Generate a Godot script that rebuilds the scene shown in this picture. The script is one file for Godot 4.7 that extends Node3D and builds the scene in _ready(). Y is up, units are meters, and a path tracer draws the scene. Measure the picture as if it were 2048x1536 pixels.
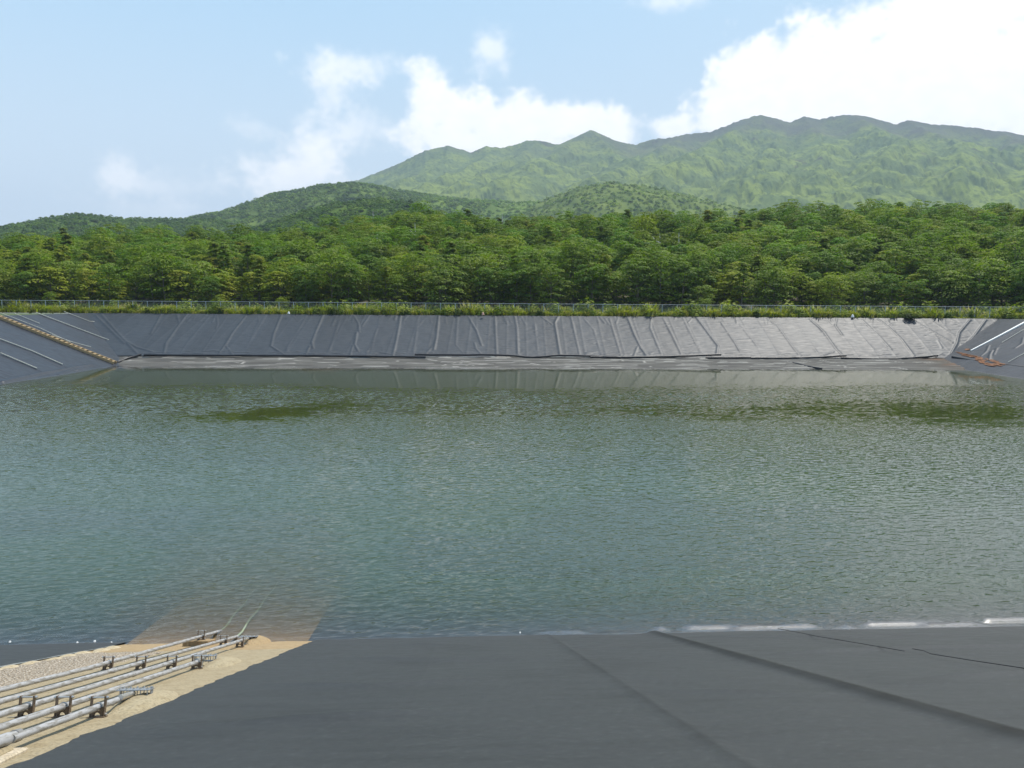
extends Node3D
# An upland reservoir: black liner slopes round a pond, a fenced woodland bank, and a green volcano behind.

const EYE := 7.6
const CREST := 5.5
const GRADE := 0.346                                   # of the near slope
var U := Vector3(cos(deg_to_rad(3.45)), 0, -sin(deg_to_rad(3.45)))   # along the near shore
var V := Vector3(sin(deg_to_rad(3.45)), GRADE, cos(deg_to_rad(3.45)))  # up the near slope
var NN := Vector3.UP
const SHORE := Vector3(0, 0, -18)
var used := {}
var rng := RandomNumberGenerator.new()
var wind: FastNoiseLite
var fbm: FastNoiseLite

# folds in the liner: weight, then pairs (metres along the slope's top, share of the way down)
const FAR_FOLDS := [
	[1, -57.5, 0.03, -48, 0.74], [1, -56.8, 0.01, -48.4, 0.68, -44.7, 0.98], [0.5, -54.4, 0.01, -54.3, 0.2], [0.5, -50.3, -0.01, -49.8, 0.27],
	[0.8, -48.4, -0.01, -46.3, 0.53], [0.5, -47.5, -0.01, -46.1, 0.47, -45.5, 0.78], [0.7, -46.3, -0.01, -44.2, 0.27],
	[1, -44.8, -0.01, -44.2, 0.27, -43.1, 0.72, -41.9, 0.95], [0.5, -49, 0.35, -49.7, 0.57], [0.5, -43.5, -0, -43, 0.18],
	[0.5, -41.5, 0.01, -40.5, 0.73, -40, 0.95], [0.6, -40.6, 0.03, -39.2, 0.26, -38.7, 0.4], [0.5, -39.1, -0.01, -37.6, 0.92],
	[1, -36.5, 0, -36.1, 0.49, -35.6, 0.76, -35.4, 0.95], [0.8, -35.6, 0.76, -33.4, 1], [0.4, -34, 0.2, -32.7, 0.84],
	[1, -48.4, 0.68, -46, 0.82, -43.3, 0.92], [0.5, -35.1, -0, -33.8, 0.23], [0.5, -33.9, -0, -33, 0.67],
	[1, -31.7, 0.01, -30.8, 0.48, -29.9, 0.78, -27.5, 0.97], [0.5, -30.4, -0.02, -28.7, 0.19], [0.5, -28.2, 0.01, -27.8, 0.78, -27.4, 0.97],
	[1, -26, 0, -25.6, 0.39, -25.2, 0.69, -24.5, 0.84], [0.8, -25.2, 0.75, -24.9, 0.99], [0.5, -24.5, 0.89, -23.3, 0.99], [0.5, -24.1, 0.02, -23.9, 0.3],
	[0.4, -23.5, 0.02, -23.1, 0.32, -22.3, 0.99], [0.7, -21.9, -0, -20.6, 0.22, -19.8, 0.47], [0.6, -19.6, -0, -19.9, 0.32],
	[1, -20.2, 0.44, -19.7, 0.74, -18.8, 0.9], [0.8, -19.9, 0.74, -19.6, 0.99], [0.4, -18.1, 0.01, -17.7, 0.5, -17.2, 0.99],
	[1, -15.3, 0.01, -14.7, 0.65, -14.5, 0.99], [0.6, -14.3, -0.01, -14.7, 0.16], [0.5, -12.8, 0.01, -12.1, 0.96], [0.5, -11.6, 0, -12.5, 0.27],
	[1, -10.1, 0, -9.7, 0.59, -9.7, 0.85], [0.6, -9.9, 0.76, -10.6, 0.96], [0.5, -7.5, -0, -7.1, 0.73, -5.8, 0.96],
	[0.8, -6.1, 0.01, -4.7, 0.39, -3.8, 0.76], [0.4, -5, -0, -4.6, 0.49], [0.7, -4.8, 0.67, -4.5, 0.82, -3.7, 0.96], [0.7, -2.4, -0.01, -1.9, 0.96],
	[0.8, 0.3, -0.01, 0.6, 0.32, 0.7, 0.95], [0.5, 1.3, 0.01, 0.7, 0.13], [0.5, 2.9, 0.02, 3.2, 0.97], [0.6, 3.9, 0.02, 5.4, 0.24],
	[1, 6.2, 0.02, 5.7, 0.19, 5.8, 0.54, 5.9, 0.97], [0.6, 8, 0.01, 8.3, 0.95], [0.5, 9.6, 0.03, 10.7, 0.35, 11, 0.96], [0.6, 12.5, 0.03, 13, 0.24],
	[0.6, 13.2, 0.03, 13.4, 1], [1, 15.7, 0, 15.9, 0.47, 16.2, 0.8, 16.7, 1], [0.6, 15.9, 0.74, 14.9, 1], [0.6, 18.9, 0, 18.3, 0.3, 18.5, 0.96],
	[0.6, 20.5, 0.02, 20.8, 0.43, 21, 0.94], [0.5, 23.2, 0.01, 23.5, 0.94], [0.5, 24.6, 0.01, 23.6, 0.17],
	[1, 25.1, 0.01, 25.7, 0.46, 26.1, 0.73, 25.4, 0.94], [0.6, 28.1, 0.13, 28.5, 0.7, 28.6, 0.98], [0.5, 30.3, 0.02, 30.8, 0.48, 31.3, 0.79],
	[0.4, 33.2, 0.04, 33.4, 0.54, 33.4, 1], [0.7, 34.5, 0.02, 35.4, 0.23, 35.6, 0.7, 35.8, 0.98], [0.4, 37.2, 0.02, 37.8, 0.27, 38.3, 0.92],
	[1, 40.3, 0.03, 41, 0.37, 41, 0.79, 41.3, 1.01], [0.7, 40.7, 0.84, 38.4, 0.97], [0.7, 44.1, 0.01, 43.1, 0.22, 43.1, 0.47],
	[0.5, 46.1, 0.02, 45.4, 0.26, 45.6, 0.6, 45.9, 0.82], [0.7, 47.3, 0.04, 47.8, 0.43, 48.1, 0.82],
	[0.9, 49.5, 0.02, 50.1, 0.22, 50.5, 0.56, 50.3, 0.98], [0.6, 50.9, 0.02, 50.4, 0.2], [0.8, 54.2, 0.07, 56.9, 0.65],
	[0.6, 56.7, 0.1, 57.6, 0.38, 58.4, 0.47], [0.6, 55.2, 0.55, 54.8, 0.78], [1.3, 62.1, 0.02, 58.9, 0.38, 57.3, 0.65, 55.3, 0.91],
	[1.3, 64.2, 0.02, 60.6, 0.45, 57.1, 0.81],
]
const LEFT_FOLDS := [
	[1, -102.7, -0.02, -103, 0.25, -103.5, 0.7], [0.5, -98.3, -0.03, -98.2, 0.24], [0.6, -109.4, -0.03, -109.7, 0.2, -111.6, 0.24],
	[0.8, -95.1, 0.42, -95.5, 0.57, -96.8, 0.71], [0.5, -96, -0.04, -96.2, 0.27, -95, 0.63], [0.9, -85.4, 0.42, -85.6, 0.65, -85, 0.94],
	[0.9, -80.7, 0.63, -80.3, 0.95], [1.6, -72.7, 0.98, -79.5, 0.95, -85.7, 0.94, -89.9, 0.94], [1.2, -85.3, 0.98, -89.9, 0.94],
	[1.2, -81.3, 1, -85.3, 0.96], [1.4, -74.8, 1.04, -77.8, 1.02, -83.5, 1.02, -88.5, 1.03], [0.6, -93.7, 0.82, -99, 0.91],
]
const RIGHT_FOLDS := [
	[0.9, -100.9, 0.63, -98.5, 0.77, -97.2, 0.89], [1.2, -98.1, 0.73, -96.3, 0.84, -94.3, 0.94], [0.9, -98.4, 0.67, -95.7, 0.83],
	[0.7, -98.7, 0.4, -96.2, 0.54, -95.3, 0.66], [0.5, -101.6, 0.25, -99, 0.64], [0.5, -91.7, 0.74, -90.5, 0.98], [0.5, -109.9, 0.05, -107.4, 0.37],
]


class MB:
	var v := PackedVector3Array()
	var n := PackedVector3Array()
	var t := PackedVector2Array()
	var c := PackedColorArray()
	var i := PackedInt32Array()

	func vert(p: Vector3, nn: Vector3, uv := Vector2.ZERO, col := Color.WHITE) -> int:
		v.push_back(p)
		n.push_back(nn)
		t.push_back(uv)
		c.push_back(col)
		return v.size() - 1

	func face(a: int, b: int, d: int) -> void:
		if (v[d] - v[a]).cross(v[b] - v[a]).dot(n[a] + n[b] + n[d]) < 0.0:
			i.push_back(a); i.push_back(d); i.push_back(b)
		else:
			i.push_back(a); i.push_back(b); i.push_back(d)

	func poly(pts: Array, from: Vector3, col := Color.WHITE) -> void:
		var nn: Vector3 = (pts[1] - pts[0]).cross(pts[2] - pts[0]).normalized()
		if nn.dot(pts[0] - from) < 0.0:
			nn = -nn
		var k := v.size()
		for p in pts:
			vert(p, nn, Vector2(p.x, p.z), col)
		for q in range(1, pts.size() - 1):
			face(k, k + q, k + q + 1)

	func box(x: Transform3D, size: Vector3, bev := 0.0, col := Color.WHITE) -> void:
		var h := size * 0.5
		bev = minf(bev, minf(h.x, minf(h.y, h.z)) * 0.8)
		var at := func(s: Vector3, ax: int) -> Vector3:
			var p := Vector3(s.x * (h.x - bev), s.y * (h.y - bev), s.z * (h.z - bev))
			p[ax] = s[ax] * h[ax]
			return x * p
		var o := x.origin
		for ax in 3:
			var b := (ax + 1) % 3
			var d := (ax + 2) % 3
			for s in [-1.0, 1.0]:
				var q := []
				for w in [[-1, -1], [1, -1], [1, 1], [-1, 1]]:
					var e := Vector3.ZERO
					e[ax] = s; e[b] = w[0]; e[d] = w[1]
					q.append(at.call(e, ax))
				poly(q, o, col)
				if bev > 0.0:
					for s2 in [-1.0, 1.0]:
						var e1 := Vector3.ZERO
						e1[ax] = s; e1[b] = s2; e1[d] = -1
						var e2 := e1
						e2[d] = 1
						poly([at.call(e1, ax), at.call(e2, ax), at.call(e2, b), at.call(e1, b)], o, col)
		if bev > 0.0:
			for sx in [-1, 1]:
				for sy in [-1, 1]:
					for sz in [-1, 1]:
						var e := Vector3(sx, sy, sz)
						poly([at.call(e, 0), at.call(e, 1), at.call(e, 2)], o, col)

	func tube(pts: Array, radii: Array, sides := 10, caps := true, col := Color.WHITE) -> void:
		var rings := []
		var along := 0.0
		var side := Vector3.ZERO
		for k in pts.size():
			var d: Vector3 = (pts[mini(k + 1, pts.size() - 1)] - pts[maxi(k - 1, 0)]).normalized()
			if k == 0:
				side = d.cross(Vector3.UP if absf(d.y) < 0.9 else Vector3.RIGHT).normalized()
			else:
				side = (side - d * side.dot(d)).normalized()
				along += pts[k].distance_to(pts[k - 1])
			var up := side.cross(d)
			var ring := v.size()
			for s in sides + 1:
				var w := TAU * s / sides
				var nn := side * cos(w) + up * sin(w)
				vert(pts[k] + nn * radii[mini(k, radii.size() - 1)], nn, Vector2(along, s / float(sides)), col)
			rings.append(ring)
		for k in pts.size() - 1:
			for s in sides:
				face(rings[k] + s, rings[k] + s + 1, rings[k + 1] + s)
				face(rings[k] + s + 1, rings[k + 1] + s + 1, rings[k + 1] + s)
		if caps:
			for k in [0, pts.size() - 1]:
				var q := []
				for s in sides:
					q.append(v[rings[k] + s])
				poly(q, pts[1 if k == 0 else k - 1], col)

	func mesh() -> ArrayMesh:
		var a := []
		a.resize(Mesh.ARRAY_MAX)
		a[Mesh.ARRAY_VERTEX] = v
		a[Mesh.ARRAY_NORMAL] = n
		a[Mesh.ARRAY_TEX_UV] = t
		a[Mesh.ARRAY_COLOR] = c
		a[Mesh.ARRAY_INDEX] = i
		var m := ArrayMesh.new()
		m.add_surface_from_arrays(Mesh.PRIMITIVE_TRIANGLES, a)
		return m


# ---------------------------------------------------------------- naming
func numbered(called: String) -> String:
	var k: int = used.get(called, 0)
	used[called] = k + 1
	return called if k == 0 else "%s_%03d" % [called, k]


func tag(o: Node, label: String, category := "", group := "", kind := "") -> Node:
	o.set_meta("label", label)
	if category: o.set_meta("category", category)
	if group: o.set_meta("group", group)
	if kind: o.set_meta("kind", kind)
	return o


func thing(called: String, label: String, category: String, at := Transform3D(), group := "", kind := "") -> Node3D:
	var o := Node3D.new()
	o.name = numbered(called)
	o.transform = at
	add_child(o)
	return tag(o, label, category, group, kind)


func part(called: String, m: Mesh, mat: Material, parent: Node = self) -> MeshInstance3D:
	var o := MeshInstance3D.new()
	o.name = numbered(called) if parent == self else called
	o.mesh = m
	o.material_override = mat
	for k in m.get_surface_count():
		m.surface_set_material(k, mat)
	o.material_override = null
	parent.add_child(o, true)
	return o


func crowd(called: String, m: Mesh, where: Array, tints: Array, parent: Node = self) -> MultiMeshInstance3D:
	var mm := MultiMesh.new()
	mm.transform_format = MultiMesh.TRANSFORM_3D
	mm.use_colors = true
	mm.mesh = m
	mm.instance_count = where.size()
	for k in where.size():
		mm.set_instance_transform(k, where[k])
		mm.set_instance_color(k, tints[k])
	var o := MultiMeshInstance3D.new()
	o.name = numbered(called) if parent == self else called
	o.multimesh = mm
	o.set_meta("kind", "stuff")
	parent.add_child(o, true)
	return o


# ---------------------------------------------------------------- materials
func mat(col: Color, rough := 0.8, vertex := false) -> StandardMaterial3D:
	var m := StandardMaterial3D.new()
	m.albedo_color = col.linear_to_srgb()
	m.roughness = rough
	m.vertex_color_use_as_albedo = vertex
	return m


func noise(freq: float, octaves := 4, sd := 1, kind := FastNoiseLite.TYPE_SIMPLEX_SMOOTH) -> FastNoiseLite:
	var f := FastNoiseLite.new()
	f.noise_type = kind
	f.frequency = freq
	f.fractal_octaves = octaves
	f.seed = sd
	return f


func noise_tex(freq: float, octaves: int, sd: int, stops: Array, size := 1024, normal := 0.0) -> NoiseTexture2D:
	var t := NoiseTexture2D.new()
	t.width = size
	t.height = size
	t.seamless = true
	t.noise = noise(freq, octaves, sd)
	if normal > 0.0:
		t.as_normal_map = true
		t.bump_strength = normal
	if stops:
		var g := Gradient.new()
		g.offsets = PackedFloat32Array(stops.map(func(s): return s[0]))
		g.colors = PackedColorArray(stops.map(func(s): return Color(s[1], s[2], s[3]).linear_to_srgb()))
		t.color_ramp = g
	return t


func leaf_mat(col: Color) -> StandardMaterial3D:
	var m := mat(col, 0.65, true)
	m.metallic_specular = 0.22
	m.backlight_enabled = true
	m.backlight = Color(0.8, 0.9, 0.22)
	return m


# ---------------------------------------------------------------- grids
func grid(w: int, h: int, p: PackedVector3Array, uv := PackedVector2Array(), col := PackedColorArray(), x0 := 0, x1 := -1) -> ArrayMesh:
	# a sheet of w by h points seen from above; only columns x0..x1 are kept
	if x1 < 0: x1 = w - 1
	var b := MB.new()
	var ww := x1 - x0 + 1
	for y in h:
		for x in range(x0, x1 + 1):
			var k := y * w + x
			var dx: Vector3 = p[y * w + mini(x + 1, w - 1)] - p[y * w + maxi(x - 1, 0)]
			var dy: Vector3 = p[mini(y + 1, h - 1) * w + x] - p[maxi(y - 1, 0) * w + x]
			var nn := dx.cross(dy).normalized()
			if nn.y < 0.0: nn = -nn
			b.vert(p[k], nn, uv[k] if uv else Vector2(p[k].x, p[k].z), col[k] if col else Color.WHITE)
	for y in h - 1:
		for x in ww - 1:
			var k := y * ww + x
			b.face(k, k + 1, k + ww)
			b.face(k + 1, k + ww + 1, k + ww)
	return b.mesh()


func ridge(height: PackedFloat32Array, w: int, h: int, pts: PackedVector2Array, width: float, high: float, cell: Vector2, fade := 0.25) -> void:
	# raises a rounded fold along a line, in grid metres
	var total := 0.0
	for k in pts.size() - 1: total += pts[k].distance_to(pts[k + 1])
	var done := 0.0
	for k in pts.size() - 1:
		var a := pts[k]
		var d := pts[k + 1] - a
		var l := maxf(d.length(), 0.01)
		var reach := width * 2.2
		for y in range(maxi(0, int((minf(a.y, a.y + d.y) - reach) / cell.y)), mini(h, int((maxf(a.y, a.y + d.y) + reach) / cell.y) + 2)):
			for x in range(maxi(0, int((minf(a.x, a.x + d.x) - reach) / cell.x)), mini(w, int((maxf(a.x, a.x + d.x) + reach) / cell.x) + 2)):
				var q := Vector2(x * cell.x, y * cell.y) - a
				var s := clampf(q.dot(d) / (l * l), 0.0, 1.0)
				var off := (q - d * s).length() / width
				if off < 2.2:
					var e := minf(done + s * l, total - done - s * l)
					var up := high * exp(-off * off) * clampf(0.15 + e / maxf(fade, 0.01), 0.0, 1.0)
					height[y * w + x] = maxf(height[y * w + x], up)
		done += l


func slope_sheet(w: int, h: int, cell: Vector2, at: Callable, up: Vector3, height: PackedFloat32Array) -> PackedVector3Array:
	var p := PackedVector3Array()
	p.resize(w * h)
	for y in h:
		for x in w:
			p[y * w + x] = at.call(x * cell.x, y / float(h - 1)) + up * height[y * w + x]
	return p


func lerp_at(pts: Array, x: float) -> float:
	# pts: x0, y0, x1, y1 ...
	if x <= pts[0]: return pts[1]
	for k in range(2, pts.size(), 2):
		if x <= pts[k]:
			var s: float = (x - pts[k - 2]) / (pts[k] - pts[k - 2])
			return lerpf(pts[k - 1], pts[k + 1], s)
	return pts[pts.size() - 1]


func near(u: float, v: float, n := 0.0) -> Vector3:
	return SHORE + U * u + V * v + NN * n


func near_frame(u: float, v: float, n := 0.0) -> Transform3D:
	return Transform3D(Basis(U, NN, U.cross(NN).normalized()), near(u, v, n))


# ================================================================ scene
func _ready() -> void:
	NN = V.cross(U).normalized()
	rng.seed = 11
	wind = noise(1.0, 2, 5)
	fbm = noise(1.0, 4, 9)
	# --- camera
	var cam := Camera3D.new()
	cam.name = "camera"
	cam.fov = 50.0
	cam.far = 12000.0
	cam.near = 0.1
	cam.transform = Transform3D(Basis.from_euler(Vector3(deg_to_rad(-5.8), 0, 0)) * Basis.from_euler(Vector3(0, 0, deg_to_rad(0.34))), Vector3(0, EYE, 0))
	add_child(cam)
	cam.current = true
	# --- sky, air and exposure
	var env := Environment.new()
	env.background_mode = Environment.BG_SKY
	var sm := PanoramaSkyMaterial.new()
	sm.panorama = ImageTexture.create_from_image(sky_image())
	env.sky = Sky.new()
	env.sky.sky_material = sm
	env.tonemap_mode = Environment.TONE_MAPPER_LINEAR
	env.tonemap_exposure = 1.3
	env.sdfgi_enabled = true
	env.ssao_enabled = true
	env.ssil_enabled = true
	env.fog_enabled = true
	env.fog_density = 0.00016
	env.fog_light_color = Color(0.80, 0.88, 0.97)
	var we := WorldEnvironment.new()
	we.name = "environment"
	we.environment = env
	add_child(we)
	# --- sun: high, ahead and to the right
	var az := deg_to_rad(36.0)
	var el := deg_to_rad(58.0)
	var to_sun := Vector3(sin(az) * cos(el), sin(el), -cos(az) * cos(el))
	var sun := DirectionalLight3D.new()
	sun.name = "sun"
	sun.light_color = Color(1.0, 0.975, 0.93)
	sun.light_energy = 1.35
	sun.light_angular_distance = 0.5
	sun.shadow_enabled = true
	sun.transform = Transform3D(Basis.looking_at(-to_sun, Vector3.UP), Vector3(0, 200, 0))
	add_child(sun)

	build_ground()
	build_mountain()
	build_hills()
	build_basin()
	build_water()
	build_apron()
	build_forest()
	build_fence()
	build_bank_plants()
	build_far_things()
	build_pipes()
	build_small_things()


# ---------------------------------------------------------------- sky
const CLOUDS := [   # azimuth, elevation, half width, half height in degrees, strength
	[25.8, 13.2, 11.5, 4.9, 1.15], [18.6, 14.0, 5.6, 3.0, 1.1], [15.2, 14.3, 2.4, 2.2, 1.0], [14.4, 12.3, 3.0, 1.5, 1.0], [27.0, 16.8, 7.5, 2.2, 1.0], [21.7, 11.6, 9.8, 1.8, 1.1],
	[36.0, 11.0, 9.0, 5.5, 1.0], [34.0, 22.0, 12.0, 6.0, 1.0], [44.0, 30.0, 12.0, 5.0, 0.95], [26.0, 29.0, 13.0, 5.5, 1.0], [12.0, 27.0, 9.0, 2.6, 0.8], [-5.6, 13.2, 1.7, 2.3, 0.95], [-6.1, 14.9, 1.2, 0.6, 0.6], [-3.3, 12.3, 2.9, 1.9, 1.05], [0.8, 11.8, 3.6, 1.9, 1.1], [4.2, 11.9, 3.0, 1.5, 1.1],  # high unseen clouds in this row are added to whiten the water's reflections
	[6.4, 11.2, 2.2, 1.3, 0.95], [-4.3, 10.9, 3.6, 1.5, 0.95], [-0.6, 10.2, 6.0, 1.3, 1.0], [-11.0, 15.0, 3.2, 1.0, 0.62], [-12.0, 13.5, 1.6, 1.5, 0.55], [-1.6, 16.3, 1.3, 1.4, 0.62],
	[-10.9, 11.2, 3.2, 1.2, 0.5], [-14.9, 8.0, 4.0, 1.4, 0.85], [-13.4, 9.3, 2.4, 1.0, 0.75], [-17.0, 10.9, 1.4, 0.7, 0.3], [-25.1, 7.6, 1.6, 1.1, 0.62], [-22.5, 7.0, 4.0, 0.9, 0.4],
	[10.8, 11.4, 1.8, 0.8, 0.9], [10.3, 18.9, 2.2, 0.4, 0.5], [-13.0, 10.1, 2.2, 1.0, 0.45], [-23.4, 5.6, 4.0, 0.7, 0.3], [-48.0, 9.0, 7.0, 2.4, 0.9], [-66.0, 14.0, 10.0, 3.0, 0.9],
	[58.0, 12.0, 12.0, 5.0, 1.0], [84.0, 9.0, 9.0, 3.0, 0.9], [112.0, 14.0, 14.0, 5.0, 1.0], [146.0, 10.0, 10.0, 3.0, 0.9], [175.0, 17.0, 14.0, 4.0, 1.0], [-92.0, 8.0, 9.0, 2.5, 0.9],
	[-120.0, 16.0, 13.0, 5.0, 1.0], [-152.0, 11.0, 11.0, 3.5, 0.9], [18.0, 32.0, 12.0, 3.5, 0.8], [-30.0, 40.0, 12.0, 4.0, 0.7], [70.0, 38.0, 16.0, 5.0, 0.8], [150.0, 45.0, 20.0, 6.0, 0.8], [-110.0, 42.0, 18.0, 5.0, 0.8],
]


func sky_color(a: float, e: float, coarse: FastNoiseLite, fine: FastNoiseLite, list: Array) -> Color:
	var s := clampf(e / 90.0, 0.0, 1.0)
	var c := Color(0.66, 0.75, 0.82).lerp(Color(0.36, 0.57, 0.77), smoothstep(0.0, 0.26, s))
	c = c.lerp(Color(0.15, 0.31, 0.62), smoothstep(0.2, 0.9, s))
	# brighter air towards the sun
	var d := Vector2((a - 36.0) * cos(deg_to_rad(e)), e - 58.0).length()
	c = c.lerp(Color(0.95, 0.97, 1.0), 0.55 * exp(-pow(d / 34.0, 2.0)))
	var best := 0.0
	var n1 := coarse.get_noise_2d(a, e * 1.3)
	var n2 := fine.get_noise_2d(a, e * 1.2)
	for q in list:
		var x: float = (a - q[0]) / q[2]
		var y: float = (e - q[1]) / q[3]
		var r := x * x + y * y
		if r > 4.5: continue
		if y < 0.0: r = x * x + y * y * 0.8
		var soft: float = clampf((1.0 - q[4]) * 1.3, 0.0, 0.6)
		var k := sqrt(r) + (0.42 + 0.5 * soft) * n1 + (0.17 + 0.25 * soft) * n2
		best = best + (1.0 - best) * clampf(q[4] * smoothstep(1.2 + soft * 0.5, 0.5 - soft, k), 0.0, 1.0)
	if best > 0.0:
		best = clampf(best, 0.0, 1.0)
		var shade := 0.5 + 0.5 * fine.get_noise_2d(a * 0.35 + 50.0, e * 0.6)
		var cc := Color(1.06, 1.06, 1.06).lerp(Color(0.86, 0.89, 0.93), shade * 0.55)
		c = c.lerp(cc, best)
	return c


func sky_image() -> Image:
	var w := 4096
	var h := 2048
	var im := Image.create(w, h, false, Image.FORMAT_RGBF)
	im.fill(Color(0.34, 0.37, 0.36))
	var coarse := noise(0.34, 4, 3)
	var fine := noise(1.3, 4, 4)
	for y in range(0, h / 2 + 8):
		var e := 90.0 - (y + 0.5) / h * 180.0
		var tall := e < 32.0
		if not tall and y % 8 != 0: continue
		var row := CLOUDS.filter(func(q): return absf(e - q[1]) < q[3] * 2.2)
		var x := 0
		while x < w:
			var a := wrapf((x + 0.5) / w * 360.0, -180.0, 180.0)
			var step := 1 if tall and absf(a) < 38.0 else 8
			if step == 8 and y % 8 != 0:
				if tall and absf(a) < 38.0: x += 1
				else: x += 8 - x % 8
				continue
			var c := sky_color(a, maxf(e, 0.0), coarse, fine, row)
			if step == 1:
				im.set_pixel(x, y, c)
				x += 1
			else:
				im.fill_rect(Rect2i(x, y, 8, 8), c)
				x += 8
	return im


# ---------------------------------------------------------------- land
const FOREST_LINE := [-60.0, 2.9, -36.3, 3.3, -31.6, 3.5, -28.2, 3.75, -26.3, 4.05, -23.5, 4.15, -19.9, 4.2, -14.3, 4.55, -11.0, 5.3, -8.4, 5.85, -6.0, 6.13, -2.6, 5.94, -0.9, 5.46, 1.85, 5.81, 4.2, 5.97, 7.6, 5.79, 12.6, 5.89, 18.9, 6.07, 24.8, 6.1, 30.1, 5.9, 37.2, 5.4, 60.0, 5.0]


func land(x: float, z: float) -> float:
	# height of the ground beyond the far crest
	if z > -113.0: return CREST
	var r := Vector2(x, z).length()
	var a := rad_to_deg(atan2(x, -z))
	var r0 := 119.0 / maxf(cos(deg_to_rad(a)), 0.35)
	var r1 := r0 + 108.0
	var top := EYE + r1 * tan(deg_to_rad(lerp_at(FOREST_LINE, a))) - 8.6
	if r < r0: return CREST
	if r < r1:
		var t := (r - r0) / (r1 - r0)
		return CREST + (top - CREST) * (0.75 * t + 0.25 * smoothstep(0.0, 1.0, t)) + 0.8 * fbm.get_noise_2d(x * 0.05, z * 0.05) * t
	return maxf(lerpf(top, 9.0, smoothstep(0.0, 1.0, (r - r1) / 130.0)), 6.0)


func build_ground() -> void:
	var p := PackedVector3Array()
	var w := 121
	var rows := []
	for k in 46: rows.append(-0.03 - k * 2.5)
	for k in 14: rows.append(-128.0 - pow(k, 2.0) * 30.0)
	for z in rows:
		for k in w:
			var s := (k - 60) / 60.0
			var x: float = s * (190.0 + maxf(0.0, -z - 118.0) * 1.6)
			var zz: float = far_at(x, 0.0).z + z
			p.push_back(Vector3(x, land(x, zz), zz))
	var soil := mat(Color(0.11, 0.10, 0.055), 0.95)
	soil.albedo_texture = noise_tex(0.02, 5, 8, [[0.25, 0.45, 0.5, 0.4], [0.6, 1, 1, 1], [0.8, 1.4, 1.2, 0.9]], 512)
	soil.uv1_triplanar = true
	soil.uv1_world_triplanar = true
	soil.uv1_scale = Vector3.ONE * 0.07
	tag(part("ground", grid(w, rows.size(), p), soil), "grassy earth bank and forest floor beyond the liner", "ground", "", "structure")
	# the flat tops of the other embankments
	var turf := soil.duplicate()
	turf.albedo_color = Color(0.07, 0.1, 0.03).linear_to_srgb()
	for q in [[-400.0, -59.6, -112.35, 60.0, "ground left of the basin behind the liner's crest"], [66.9, 400.0, -112.35, 60.0, "ground right of the basin behind the liner's crest"], [-59.6, 66.9, -1.0, 60.0, "ground under the viewer on top of the near embankment"]]:
		var b := MB.new()
		var e := -0.04
		b.poly([Vector3(q[0], CREST + e, q[2]), Vector3(q[1], CREST + e, q[2]), Vector3(q[1], CREST + e, q[3]), Vector3(q[0], CREST + e, q[3])], Vector3(0, -50, 0))
		tag(part("ground", b.mesh(), turf), q[4], "ground", "", "structure")


const MAIN_CREST := [-40.0, 2.0, -30.0, 3.2, -21.1, 4.82, -17.4, 6.07, -13.0, 7.19, -10.3, 8.02, -9.0, 8.58, -7.7, 9.13, -6.0, 9.98, -4.5, 10.33, -3.3, 10.05, -2.8, 9.95, -1.9, 10.37, -0.9, 10.25, -0.1, 10.4, 0.95, 10.77, 2.14, 10.71, 3.3, 10.45, 4.17, 10.96, 5.17, 11.42, 6.0, 11.1, 6.9, 10.67, 8.36, 10.42, 9.2, 10.68, 10.5, 10.81, 11.8, 11.02, 13.1, 11.06, 14.0, 11.4, 15.0, 11.75, 16.2, 12.02, 17.2, 11.76, 18.1, 11.45, 19.0, 11.72, 19.9, 11.51, 21.4, 11.68, 22.8, 11.42, 24.4, 10.9, 25.0, 11.1, 26.2, 10.74, 27.8, 10.49, 29.4, 10.15, 31.1, 9.69, 34.8, 8.74, 39.2, 7.53, 50.0, 4.5]
# spurs that run down from the crest: azimuth, distance, elevation at each bend
const SPURS := [
	[-3.6, 2950, 10.0, -6.0, 2500, 8.6, -9.5, 2000, 7.5], [-1.2, 2980, 10.2, -3.5, 2500, 8.9, -7.5, 1900, 7.4], [1.6, 2980, 10.65, -1.0, 2450, 9.1, -5.0, 1850, 7.4],
	[5.2, 2960, 11.35, 2.0, 2500, 9.6, -1.5, 2000, 8.2], [5.3, 2960, 11.35, 7.5, 2500, 9.4, 8.0, 2000, 8.0], [11.5, 2980, 10.95, 8.5, 2500, 9.7, 5.5, 1950, 8.5],
	[16.2, 2960, 11.95, 13.0, 2450, 10.3, 9.5, 1950, 8.8], [16.3, 2960, 11.95, 17.2, 2500, 10.2, 16.0, 1950, 8.7], [19.0, 2980, 11.65, 20.2, 2500, 10.1, 20.0, 2000, 8.6],
	[22.0, 2980, 11.6, 24.5, 2450, 10.1, 23.0, 1950, 8.3], [25.0, 2980, 11.0, 28.0, 2500, 9.6, 28.0, 2000, 8.2], [30.0, 2980, 10.0, 32.0, 2500, 8.8, 33.0, 2000, 7.6],
]


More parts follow.
